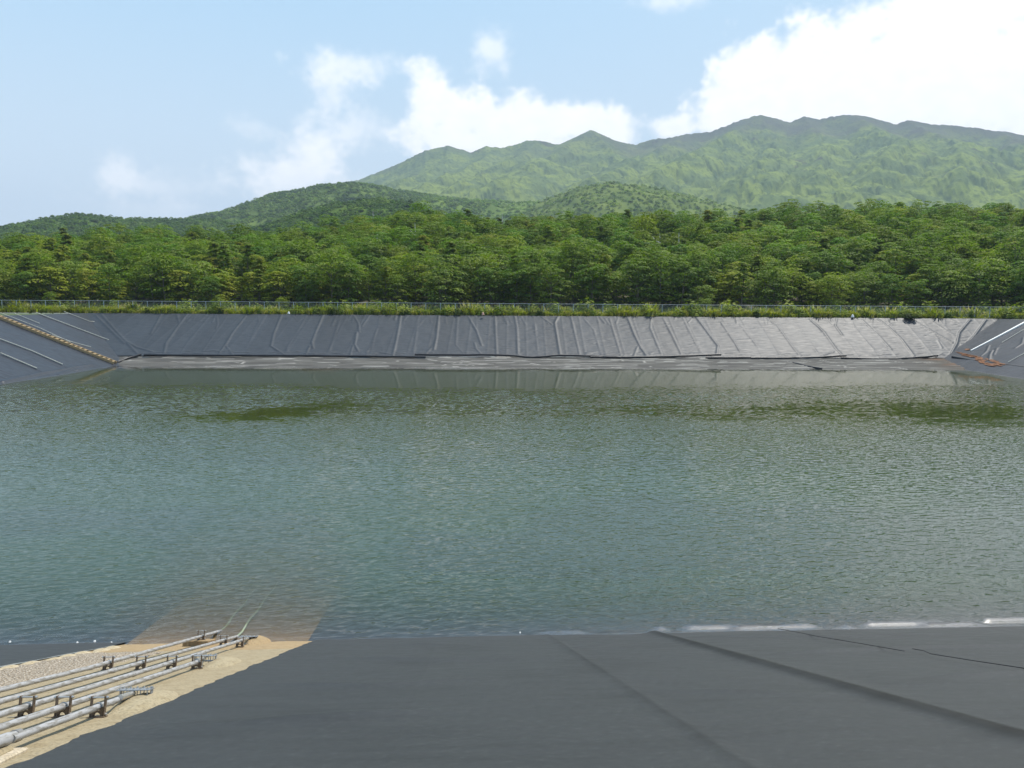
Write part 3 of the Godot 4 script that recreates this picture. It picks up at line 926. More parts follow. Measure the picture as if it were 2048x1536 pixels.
func build_water() -> void:
	var big := noise(1.0, 2, 81)
	var small := noise(1.0, 2, 82)
	var height := func(x: float, z: float) -> float:
		return 0.0142 * big.get_noise_2d(x * 1.5 + z * 0.4, z * 2.9) + 0.0058 * small.get_noise_2d(x * 4.4 - z * 1.1, z * 7.6)
	var b := MB.new()
	var murk := MB.new()
	for q in [[-20.0, 21.0, -32.0, -16.2, 0.085, 0.06], [-34.0, -20.0, -32.0, -15.0, 0.5, 0.4], [21.0, 58.0, -32.0, -17.0, 0.5, 0.4], [-36.0, 37.0, -54.0, -32.0, 0.115, 0.08], [-47.0, -36.0, -54.0, -32.0, 0.4, 0.4], [37.0, 58.0, -54.0, -32.0, 0.4, 0.4], [-47.0, -34.0, -32.0, -15.0, 1.0, 1.0], [-47.0, 58.0, -97.0, -54.0, 0.21, 0.14]]:
		var nx := int((q[1] - q[0]) / q[4]) + 1
		var nz := int((q[3] - q[2]) / q[5]) + 1
		var k0 := b.v.size()
		for iz in nz:
			var z := lerpf(q[2], q[3], iz / float(nz - 1))
			for ix in nx:
				var x := lerpf(q[0], q[1], ix / float(nx - 1))
				var a := calm(x, z)
				var e: float = height.call(x, z) * a
				var ex: float = height.call(x + 0.03, z) * a
				var ez: float = height.call(x, z + 0.03) * a
				b.vert(Vector3(x, e, z), Vector3(-(ex - e) / 0.03, 1.0, -(ez - e) / 0.03).normalized(), Vector2(x, z))
		for iz in nz - 1:
			for ix in nx - 1:
				var k := k0 + iz * nx + ix
				b.face(k, k + 1, k + nx)
				b.face(k + 1, k + nx + 1, k + nx)
	# silt and algae hanging in the water: thin by the shore, dense where it is deep
	var zs := []
	for k in 60: zs.append(-16.0 - k * 0.25)
	for k in 67: zs.append(-31.0 - k * 1.0)
	var xs := []
	for k in 106: xs.append(-47.0 + k)
	for z in zs:
		for x in xs:
			var shore: float = -18.0 - 0.06 * x - z
			var far_shore: float = z - far_at(x, 1.0).z - 8.0
			var deep := minf(minf(0.105 * shore, 0.16 * far_shore), minf(0.3 * (x + 46.0), 0.3 * (57.0 - x)))
			var thick := 1.0 - exp(-maxf(deep, 0.0) / 0.25)
			var g := 0.5 + 0.5 * fbm.get_noise_2d(x * 0.04, z * 0.04)
			var c := Color(0.038, 0.066, 0.046).lerp(Color(0.045, 0.068, 0.038), g)
			var old := smoothstep(-36.0, -58.0, z)
			c = c.lerp(Color(0.036, 0.049, 0.012), old)
			# rusty silt washed off the concrete strip
			var plume := exp(-pow((x + 6.4 + 0.2 * shore) / 2.35, 4.0)) * exp(-maxf(deep, 0.0) / 0.4)
			c = c.lerp(Color(0.098, 0.062, 0.018), 0.85 * plume)
			c.a = clampf(thick, 0.0, 0.985)
			murk.vert(Vector3(x, -0.05 - 0.02 * clampf(deep, 0.0, 1.0), z), Vector3.UP, Vector2(x, z), c)
	for iz in zs.size() - 1:
		for ix in xs.size() - 1:
			var k := iz * xs.size() + ix
			murk.face(k, k + 1, k + xs.size())
			murk.face(k + 1, k + xs.size() + 1, k + xs.size())
	var m := StandardMaterial3D.new()
	m.albedo_color = Color(0.6, 0.75, 0.7, 0.0)
	m.transparency = BaseMaterial3D.TRANSPARENCY_ALPHA
	m.roughness = 0.04
	m.metallic_specular = 0.45
	var root := thing("water", "green brown pond water with wind ripples", "water", Transform3D(), "", "structure")
	part("water_surface", b.mesh(), m, root)
	var mm := mat(Color.WHITE, 0.95, true)
	mm.transparency = BaseMaterial3D.TRANSPARENCY_ALPHA
	mm.metallic_specular = 0.0
	part("murk", murk.mesh(), mm, root)


# ---------------------------------------------------------------- concrete apron in the near slope
func patch_grid(u0: float, u1: float, v0: float, v1: float, n: float, du: float, dv: float, bumps: FastNoiseLite, amount: float, ragged := 0.0) -> ArrayMesh:
	var w := int((u1 - u0) / du) + 2
	var h := int((v1 - v0) / dv) + 2
	var p := PackedVector3Array()
	var uv := PackedVector2Array()
	for y in h:
		for x in w:
			var u := lerpf(u0, u1, x / float(w - 1))
			var v := lerpf(v0, v1, y / float(h - 1))
			var e := n + amount * bumps.get_noise_2d(u, v)
			if x == 0 or y == 0 or x == w - 1 or y == h - 1:
				e -= 0.02
				if ragged > 0.0:
					u += ragged * fbm.get_noise_2d(u * 3.0, v * 3.0)
					v += ragged * fbm.get_noise_2d(u * 3.0 + 9.0, v * 3.0)
			p.push_back(near(u, v, e))
			uv.push_back(Vector2(u, v))
	return grid(w, h, p, uv)


func concrete(base: Color, sd: int) -> StandardMaterial3D:
	var m := mat(base, 0.9)
	m.albedo_texture = noise_tex(0.008, 6, sd, [[0.2, 0.84, 0.81, 0.75], [0.45, 0.95, 0.94, 0.91], [0.6, 1, 1, 1], [0.8, 1, 0.98, 0.94]], 1024)
	m.uv1_scale = Vector3(0.45, 0.6, 1)
	m.detail_enabled = true
	m.detail_blend_mode = BaseMaterial3D.BLEND_MODE_MUL
	m.detail_albedo = noise_tex(0.09, 3, sd + 1, [[0.25, 0.7, 0.7, 0.7], [0.5, 1, 1, 1]], 512)
	m.detail_uv_layer = BaseMaterial3D.DETAIL_UV_1
	m.normal_enabled = true
	m.normal_texture = noise_tex(0.06, 4, sd + 2, [], 512, 4.0)
	m.normal_scale = 0.3
	return m


func mound_mesh(rx: float, rz: float, high: float, sd: float) -> ArrayMesh:
	var b := MB.new()
	var n := 20
	var k0 := b.vert(Vector3(0, high, 0), Vector3.UP, Vector2.ZERO)
	for ring in range(1, 6):
		for s in n:
			var a := TAU * s / n
			var r := ring / 5.0
			var wob := 1.0 + 0.3 * fbm.get_noise_2d(cos(a) * 1.2 + sd, sin(a) * 1.2)
			var e := high * pow(cos(r * PI / 2), 0.9) - (0.02 if ring == 5 else 0.0)
			b.vert(Vector3(cos(a) * rx * r * wob, e, sin(a) * rz * r * wob), Vector3(cos(a) * r * high / rx * 1.5, 1.0, sin(a) * r * high / rz * 1.5).normalized(), Vector2(cos(a) * rx * r, sin(a) * rz * r))
	for s in n:
		b.face(k0, k0 + 1 + s, k0 + 1 + (s + 1) % n)
	for ring in 4:
		for s in n:
			var q := k0 + 1 + ring * n
			b.face(q + s, q + (s + 1) % n, q + n + s)
			b.face(q + (s + 1) % n, q + n + (s + 1) % n, q + n + s)
	return b.mesh()


func build_apron() -> void:
	var tan_c := concrete(Color(0.30, 0.245, 0.15), 91)
	var wet := concrete(Color(0.32, 0.23, 0.12), 94)
	var pale := concrete(Color(0.335, 0.28, 0.178), 96)
	var bumps := noise(1.2, 4, 95)
	var root := thing("concrete_apron", "sandy concrete strip under the pipes on the near slope", "apron", Transform3D(), "", "structure")
	part("slab", patch_grid(-8.75, -4.2, 9.56, 18.0, 0.0, 0.12, 0.12, bumps, 0.008), tan_c, root)
	part("slab", patch_grid(-8.75, -4.2, 1.9, 9.53, 0.0, 0.12, 0.12, bumps, 0.008), tan_c, root)
	part("slab", patch_grid(-8.75, -4.2, -0.25, 1.88, -0.004, 0.12, 0.12, bumps, 0.012), wet, root)
	# its foot, under water
	var p := PackedVector3Array()
	for y in 30:
		for x in 12:
			var v := -y * 0.3
			p.push_back(SHORE + U * (-8.5 + x * 0.36) + Vector3(V.x, 0, V.z) * v + Vector3(0, 0.105 * v - 0.012, 0))
	part("slab", grid(12, 30, p), concrete(Color(0.13, 0.076, 0.02), 93), root)
	# rough aggregate along its left side
	var rough := mat(Color(0.47, 0.41, 0.33), 0.75)
	rough.albedo_texture = noise_tex(0.11, 3, 97, [[0.3, 0.38, 0.33, 0.26], [0.5, 0.55, 0.5, 0.42], [0.58, 0.85, 0.83, 0.8], [0.66, 1.0, 1.0, 1.0]], 1024)
	rough.uv1_scale = Vector3(0.2, 0.2, 1)
	rough.normal_enabled = true
	rough.normal_texture = noise_tex(0.11, 3, 97, [], 1024, 9.0)
	rough.normal_scale = 1.0
	part("aggregate_panel", patch_grid(-8.45, -6.85, 2.2, 18.0, 0.016, 0.1, 0.1, noise(3.0, 3, 98), 0.03, 0.12), rough, root)
	for k in 8:
		var o := part("sand_fillet", mound_mesh(0.13, 0.3, 0.045, k * 3.0), concrete(Color(0.43, 0.36, 0.24), 99) if k == 0 else root.get_node("sand_fillet").mesh.surface_get_material(0), root)
		o.transform = near_frame(-8.38 + 0.05 * sin(k * 2.0), 0.95 + k * 0.62, 0.0)
	for q in [[-4.62, 8.9, 0.3, 0.8, 0.11], [-5.02, 4.75, 0.26, 0.75, 0.11], [-5.6, 0.3, 0.3, 0.65, 0.16]]:
		var o := part("mortar_mound", mound_mesh(q[2], q[3], q[4], q[1]), pale if q[1] > 1.0 else wet, root)
		o.transform = near_frame(q[0], q[1])
	# footing at the lower left of the picture
	var b := MB.new()
	b.box(Transform3D(Basis(), Vector3(0, -0.015, 0)), Vector3(0.5, 0.14, 1.1), 0.025)
	var f := part("footing", b.mesh(), tan_c, root)
	f.transform = near_frame(-4.86, 12.0) * Transform3D(Basis.from_euler(Vector3(0, 0.12, 0)), Vector3.ZERO)
	b = MB.new()
	b.box(Transform3D(Basis(), Vector3(0, 0.0, 0)), Vector3(0.66, 0.05, 1.22), 0.012)
	part("footing_base", b.mesh(), concrete(Color(0.5, 0.43, 0.32), 101), root).transform = f.transform


# ---------------------------------------------------------------- plants
func leaf(b: MB, g: RandomNumberGenerator, at: Vector3, nrm: Vector3, size: float, col: Color) -> void:
	# one kite of leaves, lying roughly across nrm
	var t := Vector3(g.randf_range(-1, 1), g.randf_range(-0.5, 0.5), g.randf_range(-1, 1))
	var s := (t - nrm * t.dot(nrm)).normalized()
	var o := nrm.cross(s)
	var lean := nrm * g.randf_range(-0.35, 0.35) * size
	var k := b.vert(at - s * size, nrm, Vector2.ZERO, col)
	b.vert(at + o * size * g.randf_range(0.4, 0.7) + lean, (nrm + o * 0.35).normalized(), Vector2.ZERO, col)
	b.vert(at + s * size * g.randf_range(0.8, 1.2), nrm, Vector2.ZERO, col)
	b.vert(at - o * size * g.randf_range(0.4, 0.7) + lean, (nrm - o * 0.35).normalized(), Vector2.ZERO, col)
	b.face(k, k + 1, k + 2)
	b.face(k, k + 2, k + 3)


func crown_mesh(sd: int, high: float, wide: float, kind: int) -> ArrayMesh:
	# tiers of flattened leaf pads round a trunk
	var g := RandomNumberGenerator.new()
	g.seed = sd
	var b := MB.new()
	var n := 27 if kind != 2 else 24
	for k in n:
		var t := (k + g.randf()) / n                      # 0 at the bottom, 1 at the top
		var y := high * lerpf(0.16, 0.97, pow(t, 0.72))
		var reach := wide * (sqrt(maxf(0.05, 1.0 - pow(absf(t - 0.35) / 0.68, 2.2))) if kind == 0 else (1.02 - 0.82 * t) if kind == 2 else sqrt(maxf(0.06, 1.0 - pow(absf(t - 0.55) / 0.62, 2.0))))
		var a := k * 2.4 + g.randf() * 0.8
		var d := reach * sqrt(g.randf_range(0.1, 1.0)) * 0.85
		var c := Vector3(cos(a) * d, y, sin(a) * d)
		var pr := wide * g.randf_range(0.24, 0.48) * (0.75 if kind == 2 else 1.0)
		var pt := pr * g.randf_range(0.16, 0.34)
		var tone := g.randf_range(0.62, 1.4)
		var warm := g.randf_range(-0.12, 0.16)
		var tilt := Vector3(cos(a), 0, sin(a)) * 0.35
		for q in 74:
			var w := g.randf() * TAU
			var r := sqrt(g.randf())
			var e := sqrt(maxf(0.0, 1.0 - r * r)) * (1.0 if g.randf() < 0.82 else -0.7)
			var at := c + Vector3(cos(w) * r * pr, e * pt - r * pt * 0.25, sin(w) * r * pr)
			at.y -= tilt.dot(at - c) * 0.35
			var nn := (Vector3(cos(w) * r * 0.55, 0.65 + absf(e) * 0.5, sin(w) * r * 0.55) + tilt * 0.5 + Vector3(g.randf_range(-0.5, 0.5), g.randf_range(-0.3, 0.3), g.randf_range(-0.5, 0.5))).normalized()
			var v := tone * g.randf_range(0.75, 1.25)
			leaf(b, g, at, nn, g.randf_range(0.12, 0.23), Color(v * (1.0 + warm), v, v * (1.0 - warm * 0.5)))
	return b.mesh()


func trunk_mesh(sd: int, high: float) -> ArrayMesh:
	var g := RandomNumberGenerator.new()
	g.seed = sd
	var b := MB.new()
	var lean := Vector3(g.randf_range(-0.2, 0.2), 0, g.randf_range(-0.2, 0.2))
	b.tube([Vector3(0, -0.4, 0), Vector3(0, high * 0.3, 0) + lean, Vector3(0, high * 0.8, 0) + lean * 2.0], [0.13, 0.09, 0.03], 6, false)
	for k in 5:
		var a := g.randf() * TAU
		var y := high * g.randf_range(0.2, 0.6)
		b.tube([Vector3(0, y, 0) + lean, Vector3(cos(a) * high * 0.16, y + high * 0.12, sin(a) * high * 0.16), Vector3(cos(a) * high * 0.26, y + high * 0.18, sin(a) * high * 0.26)], [0.05, 0.035, 0.012], 5, false)
	return b.mesh()


const TREE_TONES := [[0.058, 0.098, 0.018], [0.042, 0.082, 0.018], [0.075, 0.112, 0.018], [0.05, 0.088, 0.024], [0.088, 0.118, 0.02], [0.056, 0.092, 0.018], [0.066, 0.104, 0.03], [0.07, 0.10, 0.016]]
const TREE_LOOKS := ["mid green broad tree", "deep green broad tree", "yellow green broad tree", "rounded green tree", "light yellow green tree", "dark pointed young tree", "pale grey green spreading tree", "olive green pointed young tree"]
var tree_crowns := []
var tree_trunks := []
var bark: StandardMaterial3D


func build_forest() -> void:
	bark = mat(Color(0.13, 0.115, 0.095), 0.9)
	var protos := []
	for k in 8:
		var kind: int = [0, 1, 0, 1, 0, 2, 1, 2][k]
		var high: float = [7.6, 6.9, 6.4, 8.0, 5.6, 7.6, 6.2, 7.2][k]
		var wide: float = [3.1, 2.7, 3.2, 2.6, 2.4, 1.7, 3.5, 1.9][k]
		var c := crown_mesh(200 + k, high, wide, kind)
		c.surface_set_material(0, leaf_mat(Color(TREE_TONES[k][0] * 1.42, TREE_TONES[k][1] * 1.15, TREE_TONES[k][2] * 0.75) * 2.3))
		tree_crowns.append(c)
		tree_trunks.append(trunk_mesh(300 + k, high))
	var spots := []
	var z := -121.5
	while z > -243.0:
		var x: float = z * 0.70 - 8.0
		while x < -z * 0.70 + 8.0:
			var at := Vector2(x + rng.randf_range(-1.7, 1.7), z + rng.randf_range(-1.5, 1.5))
			spots.append(at)
			x += 3.7
		z -= 3.3
	var rest := []
	var tints := []
	for k in 8:
		rest.append([])
		tints.append([])
	var alone := 0
	for s in spots:
		var k: int = rng.randi() % 8
		var skyline: bool = s.y < -205.0
		if k in [5, 7] and not (skyline or s.x < -60.0) and rng.randf() < 0.7: k = rng.randi() % 5
		var size := (rng.randf_range(0.75, 1.25) if rng.randf() < 0.87 else rng.randf_range(1.2, 1.45)) * (0.86 + 0.14 * clampf((-s.y - 121.0) / 8.0, 0.0, 1.0))
		var at := Vector3(s.x, land(s.x, s.y) - 0.2, s.y)
		var turn := Basis.from_euler(Vector3(rng.randf_range(-0.07, 0.07), rng.randf() * TAU, rng.randf_range(-0.07, 0.07))).scaled(Vector3.ONE * size)
		if s.y > -144.0 and absf(s.x) < -s.y * 0.615 and alone < 300:
			alone += 1
			var side := "left" if s.x < s.y * -0.2 * -1.0 else ("right" if s.x > -s.y * 0.2 else "middle")
			var depth := "at the woods' front edge" if s.y > -127.0 else ("just inside the woods" if s.y > -134.5 else "higher up in the woods")
			var o: Node3D
			var label: String = "%s %s, behind the fence's %s" % [TREE_LOOKS[k], depth, side]
			var group := "trees of the woods behind the fence"
			o = thing("tree", label, "tree", Transform3D(turn, at), group)
			part("trunk", tree_trunks[k], bark, o)
			var crown := MeshInstance3D.new()
			crown.name = "crown"
			crown.mesh = tree_crowns[k]
			o.add_child(crown, true)
		else:
			rest[k].append(Transform3D(turn, at))
			tints[k].append(Color(rng.randf_range(0.8, 1.15), 1.0, 0.9) * rng.randf_range(0.75, 1.2))
	var woods := thing("woodland", "dense green woods that climb the slope behind the front trees", "woods", Transform3D(), "", "stuff")
	for k in 8: crowd("crowns", tree_crowns[k], rest[k], tints[k], woods)


func weed_mesh(sd: int, leaves: int) -> ArrayMesh:
	# a leafy weed or bush about one metre high and wide
	var g := RandomNumberGenerator.new()
	g.seed = sd
	var b := MB.new()
	for k in leaves:
		var a := g.randf() * TAU
		var e := acos(1.0 - g.randf() * 0.98)
		var r := pow(g.randf(), 0.4)
		var d := Vector3(sin(e) * cos(a), cos(e), sin(e) * sin(a))
		var v := g.randf_range(0.7, 1.3)
		leaf(b, g, d * r * Vector3(0.55, 0.85, 0.55) * (1.0 + 0.25 * sin(a * 3.0 + sd)) + Vector3(0, 0.1, 0), (d + Vector3(g.randf_range(-0.6, 0.6), 0.5, g.randf_range(-0.6, 0.6))).normalized(), g.randf_range(0.06, 0.13), Color(v * g.randf_range(0.9, 1.15), v, v))
	return b.mesh()


func grass_mesh(sd: int) -> ArrayMesh:
	var g := RandomNumberGenerator.new()
	g.seed = sd
	var b := MB.new()
	for k in 34:
		var a := g.randf() * TAU
		var at := Vector3(cos(a), 0, sin(a)) * g.randf() * 0.35
		var out := Vector3(cos(a + g.randf_range(-0.6, 0.6)), 0, sin(a)) * g.randf_range(0.1, 0.4)
		var hgt := g.randf_range(0.45, 1.0)
		var s := Vector3(-sin(a), 0, cos(a)) * 0.028
		var v := g.randf_range(0.75, 1.3)
		var c := Color(v * 1.1, v, v * 0.9)
		var nn := (Vector3.UP + out).normalized()
		var k0 := b.vert(at - s, nn, Vector2.ZERO, c)
		b.vert(at + s, nn, Vector2.ZERO, c)
		b.vert(at + out * 0.4 + Vector3(0, hgt * 0.65, 0) - s, nn, Vector2.ZERO, c)
		b.vert(at + out * 0.4 + Vector3(0, hgt * 0.65, 0) + s, nn, Vector2.ZERO, c)
		b.vert(at + out + Vector3(0, hgt, 0), nn, Vector2.ZERO, c)
		b.face(k0, k0 + 1, k0 + 2)
		b.face(k0 + 1, k0 + 3, k0 + 2)
		b.face(k0 + 2, k0 + 3, k0 + 4)
	return b.mesh()


func build_bank_plants() -> void:
	var weeds := []
	for k in 4:
		var m := weed_mesh(400 + k, 210)
		m.surface_set_material(0, leaf_mat(Color.WHITE))
		weeds.append(m)
	var grass := grass_mesh(420)
	grass.surface_set_material(0, leaf_mat(Color.WHITE))
	var low := thing("ground_cover", "tall yellow green grass and weeds along the fence", "grass", Transform3D(), "", "stuff")
	var where := []
	var tints := []
	for k in 5200:
		var x := rng.randf_range(-92.0, 84.0)
		var z := far_at(x, 0.0).z - 0.5 - rng.randf() * (2.2 if k % 5 < 3 else 9.0)
		var s := rng.randf_range(0.5, 1.1) * (0.85 + 1.0 * fbm.get_noise_1d(x * 0.6))
		if z < far_at(x, 0.0).z - 2.3: s *= 1.5
		if x > 58.5 and x < 66.0 and z > -114.5: s *= 0.35
		where.append(Transform3D(Basis.from_euler(Vector3(0, rng.randf() * TAU, 0)).scaled(Vector3(s * 1.3, s, s * 1.3)), Vector3(x, CREST - 0.03, z)))
		tints.append(Color(0.25, 0.29, 0.06).lerp(Color(0.36, 0.33, 0.12), rng.randf()) * rng.randf_range(0.8, 1.2))
	crowd("grass", grass, where, tints, low)
	for v in 3:
		where = []
		tints = []
		for k in 560:
			var x := rng.randf_range(-92.0, 84.0)
			var behind: bool = rng.randf() < 0.45
			var z := far_at(x, 0.0).z + (-2.1 - rng.randf() * 6.0 if behind else -0.65 - rng.randf() * 1.2)
			var s := rng.randf_range(0.55, 1.1) * (0.9 + 1.2 * fbm.get_noise_1d(x * 0.45 + 30.0)) * (1.5 if behind else 0.95)
			if x > 58.5 and x < 66.0 and not behind: continue
			where.append(Transform3D(Basis.from_euler(Vector3(0, rng.randf() * TAU, 0)).scaled(Vector3(s * 1.25, s, s * 1.25)), Vector3(x, CREST - 0.05, z)))
			tints.append(Color(0.14, 0.21, 0.03).lerp(Color(0.33, 0.36, 0.07), rng.randf()) * rng.randf_range(0.75, 1.2))
		crowd("weeds", weeds[v], where, tints, low)
	# bushes one can tell apart
	for q in [
		[53.8, -112.0, 1.55, 0.9, 0.045, "dark green bush hanging over the liner edge near the right corner"], [33.4, -113.0, 1.3, 1.2, 0.05, "dark leafy bush on the bank right of the middle"],
		[62.8, -113.4, 0.6, 1.2, 0.07, "small lone plant before the fence above the right corner"], [67.6, -113.6, 1.7, 1.45, 0.10, "pale yellow green bush at the right end of the fence"],
		[59.6, -113.3, 1.4, 1.0, 0.085, "yellow green bush just left of the bare gap in the right bank"], [-24.8, -112.8, 1.15, 1.25, 0.04, "dark bush at the liner edge left of the middle"],
		[-7.4, -113.0, 1.7, 1.1, 0.045, "broad dark green bush at the middle of the bank"], [-15.0, -112.7, 1.2, 0.8, 0.05, "low dark bush spilling to the liner left of the broad dark bush"],
		[-53.2, -114.0, 1.5, 1.7, 0.085, "tall rounded grey green bush that hides the fence at left"], [-50.6, -112.9, 1.1, 0.9, 0.04, "dark low bush right of the tall rounded bush"],
		[-40.4, -112.9, 1.1, 1.2, 0.045, "dark leafy bush against the fence in the left part of the bank"], [3.8, -112.9, 1.0, 1.1, 0.05, "small dark bush just right of the middle of the bank"],
		[-61.5, -113.4, 1.2, 1.0, 0.05, "dark green bush at the left end of the bank above the ladder"],
	]:
		var m: ArrayMesh = weed_mesh(500 + int(q[0]), 420)
		var o := thing("bush", q[5], "bush", Transform3D(Basis(), Vector3(q[0], CREST - 0.1, q[1] + far_at(q[0], 0.0).z + 112.3)), "bushes on the far bank")
		var f := part("foliage", m, leaf_mat(Color(q[4] * 1.2, q[4] * 1.85, q[4] * 0.32)), o)
		f.scale = Vector3(q[2], q[3], q[2])
		var b := MB.new()
		for k in 4: b.tube([Vector3.ZERO, Vector3(cos(k * 1.7) * 0.25, 0.6, sin(k * 1.7) * 0.25)], [0.03, 0.012], 5, false)
		part("stem", b.mesh(), bark, o)
	# saplings and thickets between fence and woods
	for q in [[-42.0, -119.0, 0.5, 4, "bright green sapling at the woods' edge in the left part"], [-33.0, -118.6, 0.38, 2, "low yellow green thicket right of the bright left sapling"], [27.5, -118.8, 0.42, 6, "pale spreading shrub before the dark woods right of the middle"], [46.0, -118.4, 0.4, 6, "pale feathery sapling before the dark right woods"], [-66.0, -118.0, 0.4, 0, "rounded green thicket behind the fence at far left"]]:
		var o := thing("sapling", q[4], "sapling", Transform3D(Basis().scaled(Vector3.ONE * q[2]), Vector3(q[0], CREST - 0.1, q[1])), "saplings between fence and woods")
		part("trunk", tree_trunks[q[3]], bark, o)
		var f := MeshInstance3D.new()
		f.name = "crown"
		f.mesh = tree_crowns[q[3]]
		o.add_child(f, true)
	# bleached dead trees
	var pale := mat(Color(0.52, 0.50, 0.46), 0.8)
	for q in [[-27.0, -165.0, 5.8, "bleached forked dead trunk in the left woods"], [-19.6, -168.0, 6.5, "pale broken snag above the left woods"], [-34.0, -128.0 - 42.0, 5.2, "thin pale dead stem at far left among the woods"], [-35.5, -212.0, 7.0, "white twisted snag against the round dark hill"], [-3.0, -228.0, 7.2, "white snag on the woods' skyline in the dip"], [26.5, -150.0, 6.6, "white upright dead trunk in the right woods"], [30.0, -151.0, 6.6, "white dead tree with spread branches right of the upright trunk"], [41.0, -206.0, 7.2, "tall thin dead stem near the skyline right of the middle"]]:
		var g := RandomNumberGenerator.new()
		g.seed = int(absf(q[0]) * 10.0)
		var o := thing("dead_tree", q[3], "dead tree", Transform3D(Basis(), Vector3(q[0], land(q[0], q[1]) - 0.3, q[1])), "dead trees in the woods")
		var b := MB.new()
		var hgt: float = q[2] * 1.5
		b.tube([Vector3.ZERO, Vector3(0.15, hgt * 0.5, 0), Vector3(g.randf_range(-0.4, 0.4), hgt, 0.1)], [0.2, 0.15, 0.04], 7)
		part("trunk", b.mesh(), pale, o)
		for k in 3:
			b = MB.new()
			var a := g.randf() * TAU
			var y := hgt * g.randf_range(0.62, 0.85)
			b.tube([Vector3(0.1, y, 0), Vector3(cos(a) * 0.8, y + 0.5, sin(a) * 0.8), Vector3(cos(a) * 1.5, y + 1.3, sin(a) * 1.2)], [0.1, 0.07, 0.02], 6)
			part("branch", b.mesh(), pale, o)


func build_fence() -> void:
	var root := thing("fence", "thin grey blue metal fence along the far bank", "fence")
	var steel := mat(Color(0.34, 0.42, 0.45), 0.5)
	steel.metallic = 0.3
	var post := MB.new()
	post.tube([Vector3(0, -0.3, 0), Vector3(0, 1.6, 0)], [0.045], 8)
	var pm := post.mesh()
	var z := -114.9
	var top := []
	for k in 84:
		var x := -92.0 + k * 2.05
		var zz := z + 0.013 * x
		var lift := 0.06 - 0.0009 * x
		var o := part("post", pm, steel, root)
		o.position = Vector3(x, CREST + lift, zz)
		top.append(Vector3(x, CREST + 1.58 + lift, zz))
	var b := MB.new()
	b.tube(top, [0.026], 8)
	part("top_rail", b.mesh(), mat(Color(0.34, 0.39, 0.41), 0.55), root)
	b = MB.new()
	b.tube(top.map(func(p): return p - Vector3(0, 1.45, 0)), [0.012], 5)
	part("bottom_wire", b.mesh(), steel, root)
	b = MB.new()
	for k in 1130:
		var x := -92.0 + k * 0.15
		for s in [-1.0, 1.0]:
			b.tube([Vector3(x, CREST + 0.1, z + 0.013 * x + 0.05), Vector3(x + s * 1.4, CREST + 1.52, z + 0.013 * x + 0.05)], [0.0032], 3, false)
	part("wire_mesh", b.mesh(), steel, root).set_meta("kind", "stuff")


